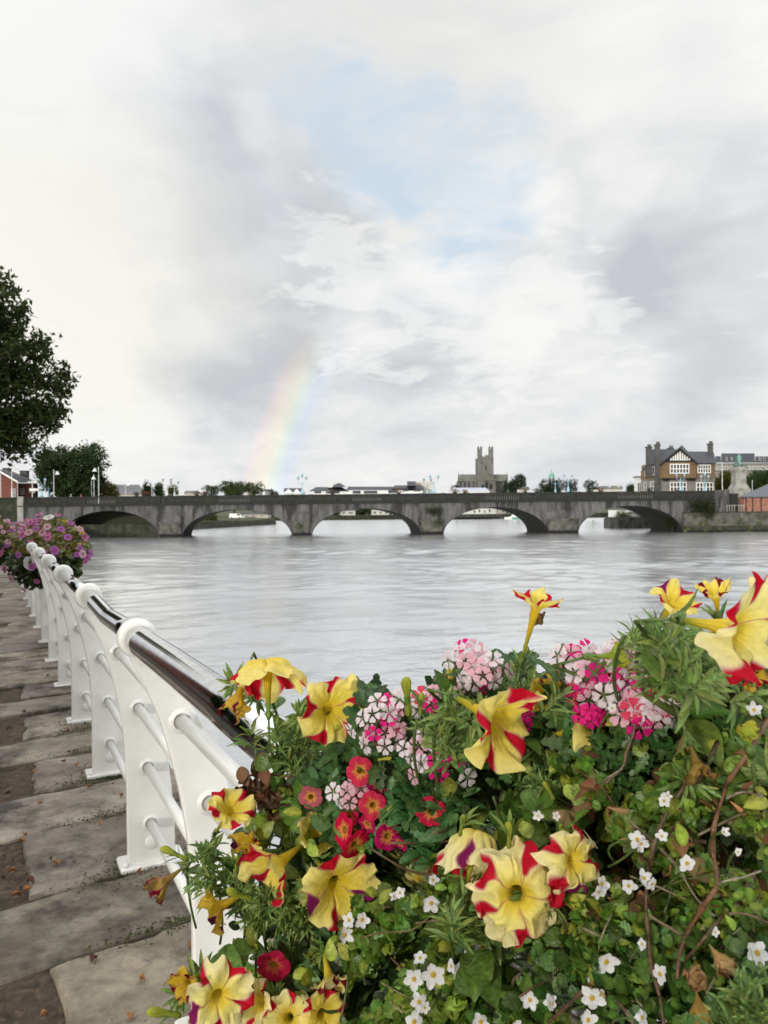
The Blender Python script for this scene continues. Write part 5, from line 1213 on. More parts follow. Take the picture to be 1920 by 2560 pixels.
def scatter(n, box, seed, thick=.24, dens=None, power=1.6, front=0.0):
    """points through the body of the planting"""
    r_ = random.Random(seed); P = []; tries = 0
    while len(P) < n and tries < n * 60:
        tries += 1; x_, y_ = r_.uniform(box[0], box[2]), r_.uniform(box[1], box[3])
        if not inside(x_, y_) or (dens and r_.random() > dens(x_, y_)): continue
        P.append(at(x_, y_, dfront(x_, y_) + front + hollow(x_, y_) * (1 - float(np.interp(y_, [2150, 2350], [0, 1])) * float(np.interp(x_, [1150, 1350], [0, 1]))) + thick * r_.random() ** power))
    return np.array([tuple(p) for p in P])
def rand_dirs(m, rg, bias=(0, -.25, .25)):
    a = rg.normal(size=(m, 3)) + np.array(bias); return a / np.linalg.norm(a, axis=1)[:, None]
def leaves_at(mb_, kind, P, size, base, seed, bias=(0, -.3, .2), nb=(0, -.7, .9), sp=.30, yel=.25, scale=True):
    rg = np.random.default_rng(seed); m = len(P); A = rand_dirs(m, rg, bias); Nn = rand_dirs(m, rg, (0, 0, 0)) * .55 + np.array(nb); dist = P[:, 1]; S = size * rg.uniform(.6, 1.25, size=m) * (np.clip(dist / .64, .58, 1.15) if scale else 1.0)
    V, F, c = leaf_block(kind, P - A * S[:, None] * .5, A, Nn, S, tints(base, m, rg, sp, yel), rg); mb_.add(V, F, c)
def rosette(mb_, tip, axis, n, size, length, base, seed, kind='narrow', openness=.9):
    """shoot: leaves spiralling along the last stretch of a stem"""
    rg = np.random.default_rng(seed); ax = np.array(Vector(axis).normalized()); f = rg.uniform(0, 1, n) ** .7
    P = np.array(tip)[None] - ax[None] * (f * length)[:, None]; rd = rg.normal(size=(n, 3)); rd -= (rd @ ax)[:, None] * ax[None]; rd /= np.linalg.norm(rd, axis=1)[:, None]
    A = rd * openness * (.35 + f)[:, None] + ax[None] * (.9 - .3 * f)[:, None]; Nn = ax[None] - rd * .4; S = size * rg.uniform(.65, 1.2, n) * (.55 + .6 * f)
    V, F, c = leaf_block(kind, P + rd * .002, A, Nn, S, tints(base, n, rg, .22, .2), rg); mb_.add(V, F, c)
G = {'narrow': (.145, .225, .055), 'ovate': (.090, .165, .024), 'round': (.080, .170, .020), 'lance': (.042, .100, .024), 'obovate': (.055, .140, .040), 'brown': (.10, .060, .030)}
def stem_curve(a, b, sag=.02, k=6):
    a, b = Vector(a), Vector(b); mid_ = (a + b) / 2 + Vector((rng.uniform(-.015, .015), rng.uniform(-.015, .015), sag)); out = []
    for i in range(k + 1): t_ = i / k; out.append(a * (1 - t_) ** 2 + mid_ * 2 * t_ * (1 - t_) + b * t_ * t_)
    return out

# the planter hooked on the railing under the flowers
def rl(y_): return Vector((.427 - .533 * y_, y_, 0))
ta = rl(.46) + N_N * .105; tb_ = rl(-.25) + N_N * .105; tl = (tb_ - ta).length / 2; tm = (ta + tb_) / 2
pln = thing('planter', 'dark trough planter hooked on the railing beneath the flowers', 'planter', (tm.x, tm.y, .78), math.atan2((tb_ - ta).y, (tb_ - ta).x))
q = MB(); V = []
for z_, k in ((0, .80), (.25, 1.0), (.25, .90), (.22, .88)):
    V += [(-tl * (.97 + .03 * k), -.085 * k, z_), (tl * (.97 + .03 * k), -.085 * k, z_), (tl * (.97 + .03 * k), .085 * k, z_), (-tl * (.97 + .03 * k), .085 * k, z_)]
q.add(V, [(3, 2, 1, 0)] + [(r * 4 + i, r * 4 + (i + 1) % 4, (r + 1) * 4 + (i + 1) % 4, (r + 1) * 4 + i) for r in range(3) for i in range(4)]); q.build('trough', M['black'], pln)
q = MB(); q.box(-tl * .98, tl * .98, -.072, .072, .20, .225); q.build('soil', M['dirt'], pln)

def plant(name, label, cat, root, group=None): return thing(name, label, cat, tuple(root), 0, group)
FOL = {}
def local(q, root):                                     # shift collected geometry to the plant's own base
    r0 = np.array(tuple(root)); q.v = [v - r0 for v in q.v]; return q

PETS = [
 ('petunia with an upturned yellow trumpet seen from behind above the steel rail', (760, 2080, .95), [
   (668, 1655, .78, 92, (-.08, .90, -.42), 'fresh', dict(cup=.25, reflex=.85, marks=.9, tube=1.25), 5), (598, 1735, .785, 50, (-.25, -.9, .35), 'old', dict(wilt=.7, cup=.9), 6), (822, 1775, .76, 90, (.50, .06, .80), 'fresh', dict(cup=.75, reflex=.30, marks=1, tube=.9), 7)]),
 ('petunia with one open red and yellow trumpet and wilted heads beside the white posts', (800, 2420, .92), [
   (575, 2028, .76, 62, (.45, .70, .50), 'fresh', dict(cup=.7, reflex=.35, marks=1, tube=1.5), 11), (632, 2112, .77, 50, (-.5, .3, .8), 'old', dict(wilt=.8, cup=.6), 12), (700, 2155, .745, 84, (-.62, -.25, .6), 'fresh', dict(cup=.75, reflex=.15, marks=1, wilt=.12, tube=1.0), 13),
   (790, 2098, .76, 66, (.25, .55, .5), 'fresh', dict(cup=.9, wilt=.35, marks=.4), 14), (838, 2208, .695, 100, (.40, .0, .86), 'fresh', dict(cup=.80, reflex=.30, marks=1, tube=1.2), 15), (552, 2265, .74, 68, (-.80, -.30, .30), 'old', dict(wilt=.45, cup=.5, reflex=.3, marks=.5), 16), (418, 2200, .745, 50, (-.8, -.5, .4), 'dry', dict(wilt=.85, cup=.6), 17)]),
 ('petunia with the lowest yellow and red trumpets in front of the post foot', (720, 2700, .88), [
   (545, 2490, .70, 84, (.34, .16, .88), 'pale', dict(cup=.75, reflex=.6, marks=1, tube=1.2, ruff=1.5, CR=.6), 18), (468, 2455, .735, 52, (-.35, .15, .85), 'old', dict(wilt=.55, cup=.6, marks=1), 19), (652, 2508, .725, 62, (-.55, .35, .70), 'pale', dict(cup=.8, wilt=.2, marks=1), 20), (722, 2545, .715, 70, (.0, .5, .85), 'pale', dict(cup=.7, wilt=.15, marks=1), 201), (806, 2535, .71, 66, (.45, .3, .8), 'fresh', dict(cup=.5, wilt=.1, marks=1), 202), (822, 2442, .72, 64, (.25, -.55, .7), 'pale', dict(wilt=.6, cup=.4, marks=1), 21)]),
 ('petunia with soft yellow sideways trumpets in the middle of the verbena', (1330, 2050, .74), [
   (1232, 1795, .55, 116, (.64, -.24, .64), 'fresh', dict(cup=.90, reflex=.30, marks=1, tube=1.0), 8), (1150, 1700, .70, 60, (.1, .35, .9), 'fresh', dict(wilt=.4, cup=.5, marks=1), 9), (1368, 1738, .60, 72, (-.1, .15, .9), 'old', dict(wilt=.6, cup=.5, marks=.9), 10), (1462, 1800, .575, 94, (.62, .50, .42), 'fresh', dict(cup=.85, reflex=.65, marks=1, tube=1.2), 101), (1340, 1520, .62, 64, (.24, .95, .12), 'fresh', dict(cup=.75, reflex=.35, marks=1, tube=1.9, wilt=.1), 1)]),
 ('petunia with the largest soft yellow trumpet facing right at the right edge', (1800, 2000, .56), [
   (1682, 1512, .52, 66, (.25, .72, .55), 'fresh', dict(cup=.7, reflex=.3, marks=1, wilt=.15), 2), (1790, 1495, .51, 52, (-.25, .85, .35), 'fresh', dict(cup=.9, wilt=.35, marks=1), 3), (1832, 1572, .40, 142, (.60, -.06, .70), 'pale', dict(cup=.88, reflex=.35, marks=1, tube=.9, ruff=1.5, CR=.6), 4), (1935, 1545, .44, 78, (.5, .4, .8), 'pale', dict(cup=.4, marks=.8), 41), (1525, 1640, .54, 48, (.85, .1, .4), 'green', dict(wilt=.6, cup=.8, marks=.1), 25), (1872, 1690, .47, 46, (.2, -.5, .8), 'old', dict(wilt=.8, cup=.5), 27), (1740, 1905, .46, 54, (.1, -.8, .5), 'dry', dict(wilt=.8, cup=.7, marks=.3), 26), (1872, 1850, .44, 38, (-.3, .8, .4), 'green', dict(wilt=.7, cup=.9, marks=0), 261)]),
 ('petunia with the biggest open trumpet of broad red wedges low in the middle', (1330, 2620, .64), [
   (1292, 2238, .495, 122, (-.16, .16, .95), 'pale', dict(cup=.80, reflex=.95, marks=1, tube=1.0, ruff=2.0, CR=.75), 23), (1432, 2152, .488, 92, (.50, .20, .80), 'pale', dict(cup=.5, reflex=.7, marks=1, wilt=.12, ruff=1.6, CR=.7), 24), (1195, 2080, .555, 92, (.28, .80, -.45), 'pale', dict(cup=.1, reflex=1.3, marks=.9, tube=1.3), 22)])]
for pi, (lab, rt, fl) in enumerate(PETS):
    root = at(*rt); t_ = plant('petunia', lab, 'petunia', root); fol = MB(); stm = MB()
    for (px, py, d, rpx, f, pal, kw, seed) in fl:
        pos = at(px, py, d); Rm = rpx * d / FPX; fv = Vector((f[0], -f[2], f[1])).normalized()
        V, F, C, Lt = petunia_mesh(Rm, seed * 7 + 3, pal, **kw)
        q = MB(); q.add(V, F, C); o = q.build('flower', M['petal'], t_, True)
        o.matrix_basis = Matrix.Translation(-root) @ face_matrix(pos, fv, seed * 1.3)
        base = pos - fv * (Lt + .001)
        q = MB(); rosette(q, (0, 0, -Lt - .001), (0, 0, 1), 5, .016, .003, (.13, .22, .055), seed, 'narrow', .30); q.lathe([(.0015, -Lt - .004), (.0030, -Lt), (.0030, -Lt + .004), (.001, -Lt + .006)], 8, None, (.13, .20, .05)); q.build('calyx', M['leaf'], o, True)
        dn = (root - base).normalized(); s1 = base - fv * .025 + Vector((0, 0, -.006))
        P = [base] + stem_curve(s1, root, .03); stm.tube(P, [.0011, .0014] + [.0017] * (len(P) - 2), 7, True, (.12, .18, .045))
        # leafy shoot below each flower
        ax = (fv * .55 + Vector((0, -.25, .5))).normalized()
        for k in range(3 if rpx > 55 else (1 if kw.get('wilt', 0) > .5 and d < .6 else 2)):
            tip = base + Vector((rng.uniform(-.022, .022), rng.uniform(-.02, .01), rng.uniform(-.030, .002)))
            rosette(fol, tip, (ax + Vector((rng.uniform(-.6, .6), rng.uniform(-.4, .3), rng.uniform(-.2, .4)))).normalized(), 24, .018, .030, G['narrow'], seed * 10 + k)
        for k in range(10):
            p = P[2 + k % (len(P) - 3)]; rg = np.random.default_rng(seed * 31 + k); V, F, c = leaf_block('ovate', np.array([tuple(p)]), rand_dirs(1, rg, (0, -.4, .3)), np.array([(0, -.5, .9)]) + rg.normal(size=(1, 3)) * .3, np.array([rg.uniform(.022, .036)]), tints(G['ovate'], 1, rg), rg); fol.add(V, F, c)
    FOL[pi] = (t_, root, fol, stm)
# extra shoots and buds: (px, py, d, axis, leaves, leaf length, plant)
for i, (px, py, d, ax, n, sz, L_, pl) in enumerate([(1620, 1560, .46, (-.2, .9, .2), 30, .020, .05, 4), (1560, 1590, .47, (-.7, .6, .2), 24, .019, .045, 4), (1690, 1570, .44, (-.2, .8, .4), 24, .019, .045, 4), (1840, 2450, .36, (-.3, .8, .2), 48, .017, .05, 4), (1900, 2410, .355, (.3, .8, .1), 44, .017, .05, 4), (1870, 2530, .35, (-.6, .6, .2), 44, .017, .05, 4), (1780, 2530, .37, (-.7, .5, .2), 30, .016, .045, 4), (1915, 2500, .35, (.2, .9, .2), 40, .017, .05, 4),
      (1040, 1810, .60, (-.6, .4, .4), 26, .022, .045, 3), (1085, 1830, .59, (-.3, .6, .4), 24, .022, .04, 3), (1290, 1650, .63, (-.2, .8, .3), 26, .022, .04, 3), (1340, 1680, .62, (.3, .7, .3), 24, .022, .04, 3), (1380, 1900, .57, (.1, .9, .3), 30, .022, .07, 3), (1400, 1960, .56, (-.2, .8, .4), 30, .024, .08, 3), (1330, 1930, .56, (-.5, .6, .4), 20, .022, .05, 3),
      (1155, 2170, .545, (-.3, .7, .4), 28, .022, .05, 5), (1120, 2240, .55, (-.5, .4, .5), 24, .022, .05, 5), (1180, 2300, .53, (-.3, .2, .8), 20, .022, .04, 5), (470, 2150, .755, (-.8, .5, .2), 18, .020, .045, 1), (530, 2190, .75, (-.5, .7, .3), 24, .022, .05, 1), (590, 2180, .745, (-.1, .9, .3), 22, .022, .05, 1), (650, 2230, .735, (-.4, .6, .5), 28, .022, .05, 1), (700, 2260, .73, (-.3, .5, .6), 30, .024, .05, 1), (760, 2240, .725, (.1, .7, .5), 26, .022, .05, 1), (720, 2330, .735, (-.5, .2, .6), 28, .022, .05, 1), (660, 2310, .74, (-.8, .1, .4), 22, .022, .045, 1), (640, 2380, .745, (-.7, .3, .4), 18, .020, .04, 2),
      (690, 1820, .80, (-.4, .7, .4), 26, .022, .04, 0), (740, 1810, .79, (.2, .8, .4), 28, .022, .04, 0), (640, 1870, .80, (-.9, .1, .3), 18, .020, .04, 0), (800, 1830, .785, (.4, .6, .4), 22, .022, .04, 0), (700, 1880, .80, (-.3, .3, .7), 24, .022, .04, 0), (600, 2440, .74, (-.2, .9, .3), 18, .02, .04, 2), (690, 2470, .73, (.1, .9, .3), 20, .02, .04, 2), (770, 2490, .72, (.2, .8, .4), 20, .02, .04, 2), (520, 2530, .73, (-.8, .3, .3), 16, .02, .04, 2)]):
    rosette(FOL[pl][2], at(px, py, d), (ax[0], -ax[2], ax[1]), int(n * 1.7), sz * .82, L_, G['narrow'], 900 + i)
    FOL[pl][3].tube(stem_curve(at(px, py, d), at(px + (20 if px < 1500 else -10), py + 170, d + .06), .0), .0013, 6, True, (.10, .16, .04))
def bud(parent, root, px, py, d, hpx, f, col=(.26, .34, .05), tipc=(.42, .44, .06)):
    L_ = hpx * d / FPX; q = MB(); prof = [(.05, 0), (.085, .10), (.06, .26), (.065, .50), (.10, .70), (.115, .84), (.075, .95), (.015, 1.0)]
    n = 20; cs = np.concatenate([np.tile(np.array(col) * (1 - f_) + np.array(tipc) * f_, (n, 1)) for f_ in [p[1] for p in prof]])
    q.lathe([(r_ * L_, z_ * L_) for r_, z_ in prof], n, None, cs)
    W_ = q.v[0]; tw = np.arctan2(W_[:, 1], W_[:, 0]); W_[:, :2] *= (1 + .22 * np.cos(5 * tw + W_[:, 2] / L_ * 4))[:, None]; W_[:, 0] += .10 * L_ * (W_[:, 2] / L_) ** 2
    rosette(q, (0, 0, .012), (0, 0, 1), 6, .014, .004, (.13, .22, .055), int(px), 'narrow', .35); o = q.build('bud', M['petal'], parent, True)
    o.matrix_basis = Matrix.Translation(-root) @ face_matrix(at(px, py, d), Vector((f[0], -f[2], f[1])), px)
for px, py, d, h, f, pl in [(1022, 1790, .60, 105, (-.08, 1, .1), 3), (1050, 1790, .60, 60, (.1, 1, .1), 3), (470, 2150, .755, 75, (-.8, .55, .2), 1), (590, 2180, .745, 45, (0, 1, .2), 1), (1150, 2090, .53, 60, (.1, 1, .3), 5), (1272, 2120, .51, 75, (.05, 1, .2), 5), (452, 2540, .72, 92, (-.75, .5, .4), 2), (620, 2470, .73, 60, (.1, 1, .2), 2), (1385, 2000, .55, 60, (-.4, .9, .2), 3), (630, 2250, .73, 80, (-.75, .5, .4), 1)]:
    bud(FOL[pl][0], FOL[pl][1], px, py, d, h, f)
# broad leaves that belong to the petunias
for pl, box, n in [(1, (600, 2050, 900, 2450), 60), (2, (500, 2380, 900, 2600), 70), (5, (980, 2250, 1500, 2600), 90), (3, (1150, 1850, 1560, 2150), 120), (4, (1560, 1620, 1950, 2150), 170), (0, (660, 1790, 860, 2080), 14)]:
    P = scatter(n, box, 300 + pl, .10); leaves_at(FOL[pl][2], 'ovate', P, .030, G['ovate'], 310 + pl)


# fresh front leaves; lit highlights are put into their bright yellow-green colour
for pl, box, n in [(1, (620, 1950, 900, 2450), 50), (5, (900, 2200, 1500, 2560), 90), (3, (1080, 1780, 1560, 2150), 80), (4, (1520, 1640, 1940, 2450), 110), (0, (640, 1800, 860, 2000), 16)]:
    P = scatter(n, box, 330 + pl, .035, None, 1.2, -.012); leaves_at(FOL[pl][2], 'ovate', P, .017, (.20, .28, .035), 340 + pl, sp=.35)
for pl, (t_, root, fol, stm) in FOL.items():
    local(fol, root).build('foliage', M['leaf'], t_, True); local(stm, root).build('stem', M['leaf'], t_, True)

# brown woody stems and withered heads
def zc(ox, oy, k): return lambda x_, y_: (ox + x_ / k, oy + y_ / k)
z6 = zc(1380, 1960, 3.072); z3 = zc(1280, 1400, 2.592); z5 = zc(900, 1960, 2.592); z1 = zc(380, 1560, 2.592)
dry_root = at(1640, 2600, .47)
dry = plant('withered_plant', 'withered brown woody stems climbing through the white flowers at the right', 'plant', dry_root)
for i, (pts, r_, c) in enumerate([([z6(*p) for p in [(1030, 0), (880, 230), (800, 420), (740, 650), (722, 900), (738, 1150), (765, 1400), (830, 1650), (865, 1900)]], .0021, (.20, .11, .06)), ([z6(*p) for p in [(1345, -10), (1280, 200), (1240, 350), (1235, 520), (1270, 760), (1190, 900), (1060, 1110), (985, 1300), (960, 1500)]], .0024, (.26, .12, .05)),
    ([z6(*p) for p in [(1310, 1010), (1200, 1150), (1020, 1360)]], .0024, (.20, .11, .05)), ([z6(*p) for p in [(1275, 775), (1330, 745), (1450, 720), (1605, 668)]], .0013, (.50, .44, .34)), ([z6(*p) for p in [(745, 1010), (880, 1090), (1005, 1165)]], .0013, (.34, .24, .14)), ([z6(*p) for p in [(895, 565), (1000, 700), (1110, 880), (1250, 1015)]], .0011, (.38, .32, .20)), ([z6(*p) for p in [(1340, 110), (1470, 60), (1610, 95)]], .0013, (.48, .40, .30)),
    ([z6(*p) for p in [(-30, 1830), (110, 1710), (240, 1585)]], .0020, (.22, .11, .06)), ([z6(*p) for p in [(440, 1620), (540, 1710), (640, 1860)]], .0018, (.24, .15, .09)), ([z6(*p) for p in [(460, 1000), (390, 1150), (345, 1320)]], .0012, (.46, .38, .26)), ([z6(*p) for p in [(240, 350), (350, 495)]], .0009, (.5, .42, .3)), ([z6(*p) for p in [(1360, 1000), (1500, 1000), (1680, 1080)]], .0014, (.24, .15, .09)),
    ([z5(*p) for p in [(60, 410), (200, 500), (330, 565), (520, 605)]], .0020, (.14, .08, .04)), ([z3(*p) for p in [(680, 780), (740, 930), (795, 1080), (740, 1250), (720, 1340), (600, 1452)]], .0018, (.26, .17, .10)), ([z3(*p) for p in [(1660, 1030), (1560, 1200), (1440, 1380), (1380, 1460)]], .0026, (.34, .16, .07)), ([z3(*p) for p in [(1330, 1180), (1260, 1330), (1200, 1460)]], .0020, (.14, .08, .05)),
    ([z3(*p) for p in [(720, 1350), (640, 1400), (570, 1450)]], .0013, (.40, .34, .26)), ([z5(*p) for p in [(0, 1000), (150, 960), (330, 950), (470, 840)]], .0012, (.28, .19, .09)), ([z5(*p) for p in [(140, 1290), (280, 1365), (420, 1430)]], .0011, (.28, .22, .12)), ([z5(*p) for p in [(600, 470), (500, 560), (430, 640)]], .0010, (.3, .2, .1))]):
    P = [at(x_, y_, dfront(x_, y_) - .012 + .006 * math.sin(k * 2.1 + i)) for k, (x_, y_) in enumerate(pts)]
    # subdivide smoothly
    Q = []
    for a in range(len(P) - 1):
        p0, p1, p2, p3 = P[max(a - 1, 0)], P[a], P[a + 1], P[min(a + 2, len(P) - 1)]
        for t_ in (0, .33, .66): Q.append(.5 * ((2 * p1) + (p2 - p0) * t_ + (2 * p0 - 5 * p1 + 4 * p2 - p3) * t_ * t_ + (3 * p1 - p0 - 3 * p2 + p3) * t_ ** 3))
    Q.append(P[-1]); rr = [r_ * .50 * rng.choice([.85, .95, 1.0, 1.1, 1.45]) for _ in Q]
    q = MB(); q.tube([v - dry_root for v in Q], rr, 7, True, np.array([(np.array(c) * .62 + np.array((.055, .045, .035)) * .5) * rng.uniform(.7, 1.25) for _ in Q])); q.build('stem', M['leaf'], dry, True)
for i, (px, py, d, rpx, f, pal) in enumerate([(1790, 2385, .41, 44, (.5, -.7, .5), 'tan'), (1760, 2445, .415, 40, (-.7, .2, .5), 'tan'), (1745, 2500, .42, 42, (.1, -.9, .3), 'dry'), (1710, 1700, .50, 40, (-.5, -.6, .5), 'tan'), (1330, 1560, .64, 30, (.4, .7, .5), 'tan'), (1390, 1690, .60, 34, (.5, .3, .8), 'tan'), (1520, 2030, .53, 30, (.3, .3, .8), 'dry'), (1490, 2440, .49, 26, (-.2, -.8, .4), 'dry')]):
    pos = at(px, py, d); Rm = rpx * d / FPX; V, F, C, Lt = petunia_mesh(Rm, 700 + i, pal, wilt=.95, cup=.9, marks=0, tube=.5); q = MB(); q.add(V, F, C); o = q.build('withered_flower', M['petal'], dry, True)
    o.matrix_basis = Matrix.Translation(-dry_root) @ face_matrix(pos, Vector((f[0], -f[2], f[1])), i)
q = MB(); P = scatter(420, (1420, 1700, 1920, 2300), 77, .14); leaves_at(q, 'ovate', P, .024, (.13, .075, .035), 78, sp=.5); P = scatter(110, (1450, 1950, 1900, 2560), 79, .05); leaves_at(q, 'narrow', P, .020, (.22, .13, .06), 80, sp=.5)
local(q, dry_root).build('dead_leaves', M['dryleaf'], dry, True)
# thin dry heads hanging over the white bars on the left
hd_root = at(800, 2060, .84); hd = plant('withered_plant', 'shrivelled dark brown flower heads hanging in front of the white bars', 'plant', hd_root); q = MB()
for i, (x_, y_, n) in enumerate([(590, 1010, 5), (600, 1120, 12), (610, 1180, 12), (640, 1080, 8), (710, 1110, 10), (720, 1150, 9), (795, 1160, 7), (800, 1200, 7), (850, 1090, 8), (870, 1130, 8), (700, 960, 5), (730, 900, 4)]):
    px, py = z1(x_, y_); P = np.array([tuple(at(px + rng.uniform(-12, 12), py + rng.uniform(-14, 14), .79 + rng.uniform(-.006, .006))) for _ in range(n)]); leaves_at(q, 'ovate', P, .015, (.085, .048, .025), 500 + i, (0, 0, -.8), sp=.6)
for a, b in [((600, 1000), (860, 990)), ((600, 1100), (700, 1040)), ((700, 1110), (730, 900)), ((760, 1100), (940, 1200)), ((800, 1190), (800, 1110)), ((860, 1080), (870, 1140)), ((860, 990), (1000, 1050))]:
    q.tube(stem_curve(at(*z1(*a), .79), at(*z1(*b), .80), .004), .0012, 6, True, (.16, .10, .05))
local(q, hd_root).build('seed_heads', M['dryleaf'], hd, True)

# calibrachoa: small crimson trumpets with yellow throats
def calibrachoa_mesh(Rm, seed, outer=(.62, .015, .055), inner=(.72, .30, .06), cup=.35):
    r_ = np.random.default_rng(seed); NA, NL = 50, 11; th = np.linspace(0, 2 * np.pi, NA, endpoint=False); u = (th / (2 * np.pi) * 5) % 1; ud = np.abs(u - .5) * 2
    Rt = Rm * (1 - .16 * ud ** 4) * (1 + .05 * np.sin(th * 2 + seed)); rows = []; cols = []; ph = r_.uniform(0, 6.28, 4)
    for j, (k, z_) in enumerate(((.05, -1.0), (.12, -.55), (.16, -.25))): rows.append(np.stack([Rm * k * np.cos(th), Rm * k * np.sin(th), np.full(NA, z_ * Rm)], 1)); cols.append(np.tile(np.array((.55, .36, .05)), (NA, 1)))
    for j in range(NL):
        qv = j / (NL - 1); rad = Rm * .18 + (Rt - Rm * .18) * qv; z_ = Rm * (cup * qv - .25 * qv ** 2 + qv ** 2 * (.05 * np.sin(5 * th + ph[0]) + .04 * np.sin(9 * th + ph[1]))) - Rm * .07 * np.sin(3.1 * qv) * np.exp(-((1 - ud) / .2) ** 2)
        rows.append(np.stack([rad * np.cos(th), rad * np.sin(th), z_], 1))
        star = sstep(qv + .16 * ud - .10 + .09 * np.sin(11 * th + ph[2]), .10, .52)[:, None]; c = np.array(inner) * (1 - star) + np.array(outer) * star
        if qv < .05: c = np.tile(np.array((.30, .12, .01)), (NA, 1))
        cols.append(c * (1 + .12 * np.sin(th * 25))[:, None])
    V = np.concatenate(rows); n = len(rows); return V, [(r * NA + i, r * NA + (i + 1) % NA, (r + 1) * NA + (i + 1) % NA, (r + 1) * NA + i) for r in range(n - 1) for i in range(NA)], np.concatenate(cols)
cr_ = at(960, 2250, .76); cal = plant('calibrachoa', 'small plant of crimson and pink trumpets with yellow throats beside the pink verbena', 'calibrachoa', cr_); fol = MB()
for i, (px, py, d, rpx, f, oc) in enumerate([(900, 1927, .70, 36, (-.05, .1, 1), (.66, .025, .085)), (932, 2013, .69, 37, (.05, .0, 1), (.68, .03, .09)), (1077, 2028, .645, 39, (-.15, .05, 1), (.62, .012, .06)), (862, 2075, .70, 40, (-.75, .2, .6), (.60, .005, .06)), (885, 2110, .695, 42, (.55, -.3, .7), (.58, .006, .05)), (872, 2045, .71, 34, (-.5, .4, .6), (.60, .02, .08)), (968, 2090, .68, 38, (.35, -.15, .85), (.52, .006, .11)), (948, 1962, .70, 34, (.3, .5, .7), (.30, .005, .085)), (777, 1992, .74, 30, (-.1, .2, .9), (.46, .10, .13)), (920, 2060, .695, 28, (-.5, -.3, .7), (.50, .006, .10)), (1000, 2105, .67, 26, (-.6, -.4, .6), (.48, .006, .12))]):
    V, F, C = calibrachoa_mesh(rpx * d / FPX, i, oc); q = MB(); q.add(V, F, C); o = q.build('flower', M['petal'], cal, True); fv = Vector((f[0], -f[2], f[1])).normalized(); pos = at(px, py, d); o.matrix_basis = Matrix.Translation(-cr_) @ face_matrix(pos, fv, i * 1.1)
    b = pos - fv * .014; fol.tube(stem_curve(b, b + Vector((rng.uniform(-.02, .02), .03, -.05))), .0011, 5, True, (.08, .13, .04)); rosette(fol, b + Vector((0, .004, -.004)), fv + Vector((0, 0, .3)), 8, .018, .02, G['obovate'], 600 + i, 'obovate')
for px, py, d, h, f in [(945, 1900, .69, 40, (.9, .3, .4)), (985, 2010, .685, 45, (-.7, -.4, .5)), (1010, 1940, .68, 36, (.5, .6, .5))]: bud(cal, cr_, px, py, d, h, f, (.40, .42, .06), (.60, .52, .06))
for px, py in [(1010, 1970), (1050, 1975), (1090, 1985), (980, 1985), (1030, 2000), (1110, 2000), (1060, 1950), (830, 1940), (800, 1960)]: rosette(fol, at(px, py, dfront(px, py) - .004), (rng.uniform(-.5, .5), -.5, .8), 14, .024, .02, G['obovate'], px, 'obovate', 1.2)
P = scatter(420, (800, 1870, 1180, 2230), 81, .14); leaves_at(fol, 'obovate', P, .024, G['obovate'], 82)
local(fol, cr_).build('foliage', M['leaf'], cal, True)
c2 = at(720, 2700, .84); cal2 = plant('calibrachoa', 'single crimson trumpet hanging low in front of the white bars', 'calibrachoa', c2)
V, F, C = calibrachoa_mesh(44 * .735 / FPX, 44, (.42, .008, .05), (.55, .10, .06)); q = MB(); q.add(V, F, C); o = q.build('flower', M['petal'], cal2, True); o.matrix_basis = Matrix.Translation(-c2) @ face_matrix(at(684, 2412, .735), Vector((.05, -.97, -.2)), .4)
q = MB(); q.tube(stem_curve(at(684, 2412, .75), c2, .03), .0015, 6, True, (.10, .08, .04)); q.tube(stem_curve(at(715, 2420, .75), at(705, 2560, .76), .0), .0030, 6, True, (.12, .07, .04)); P = np.array([tuple(at(700 + rng.uniform(-40, 60), 2400 + rng.uniform(-50, 120), .75)) for _ in range(26)]); leaves_at(q, 'obovate', P, .020, (.07, .08, .03), 83); local(q, c2).build('foliage', M['leaf'], cal2, True)

# verbena: rounded heads of small notched florets
def floret(q, pos, f, Rm, col, seed):
    r_ = random.Random(seed); Mx = face_matrix(pos, f, r_.uniform(0, 6.3)); V = [(0, 0, -.15)]; cs = [np.array((.55, .50, .25))]; F = []
    for k in range(5):
        a0 = k * 1.2566; b = len(V); w_ = .52
        for da, rr, zz_ in ((-.10, .22, .0), (-w_, .72, .05), (-w_ * .75, .98, .02), (-.10, 1.02, .0), (0, .90, -.02), (.10, 1.02, .0), (w_ * .75, .98, .02), (w_, .72, .05), (.10, .22, 0)):
            V.append((rr * math.cos(a0 + da), rr * math.sin(a0 + da), zz_ + r_.uniform(-.06, .06))); cs.append(np.array(col) * (.80 + .22 * rr))
        m_ = len(V); V.append((.55 * math.cos(a0), .55 * math.sin(a0), .06)); cs.append(np.array(col) * .97)
        for i in range(8): F.append((m_, b + i, b + i + 1))
        F.append((0, b, m_)); F.append((0, m_, b + 8))
    q.add(np.array(V) * Rm, F, np.array(cs), Mx)
WP = (.80, .72, .76); PK = (.78, .02, .24); LP = (.78, .46, .54); CO = (.72, .06, .12)
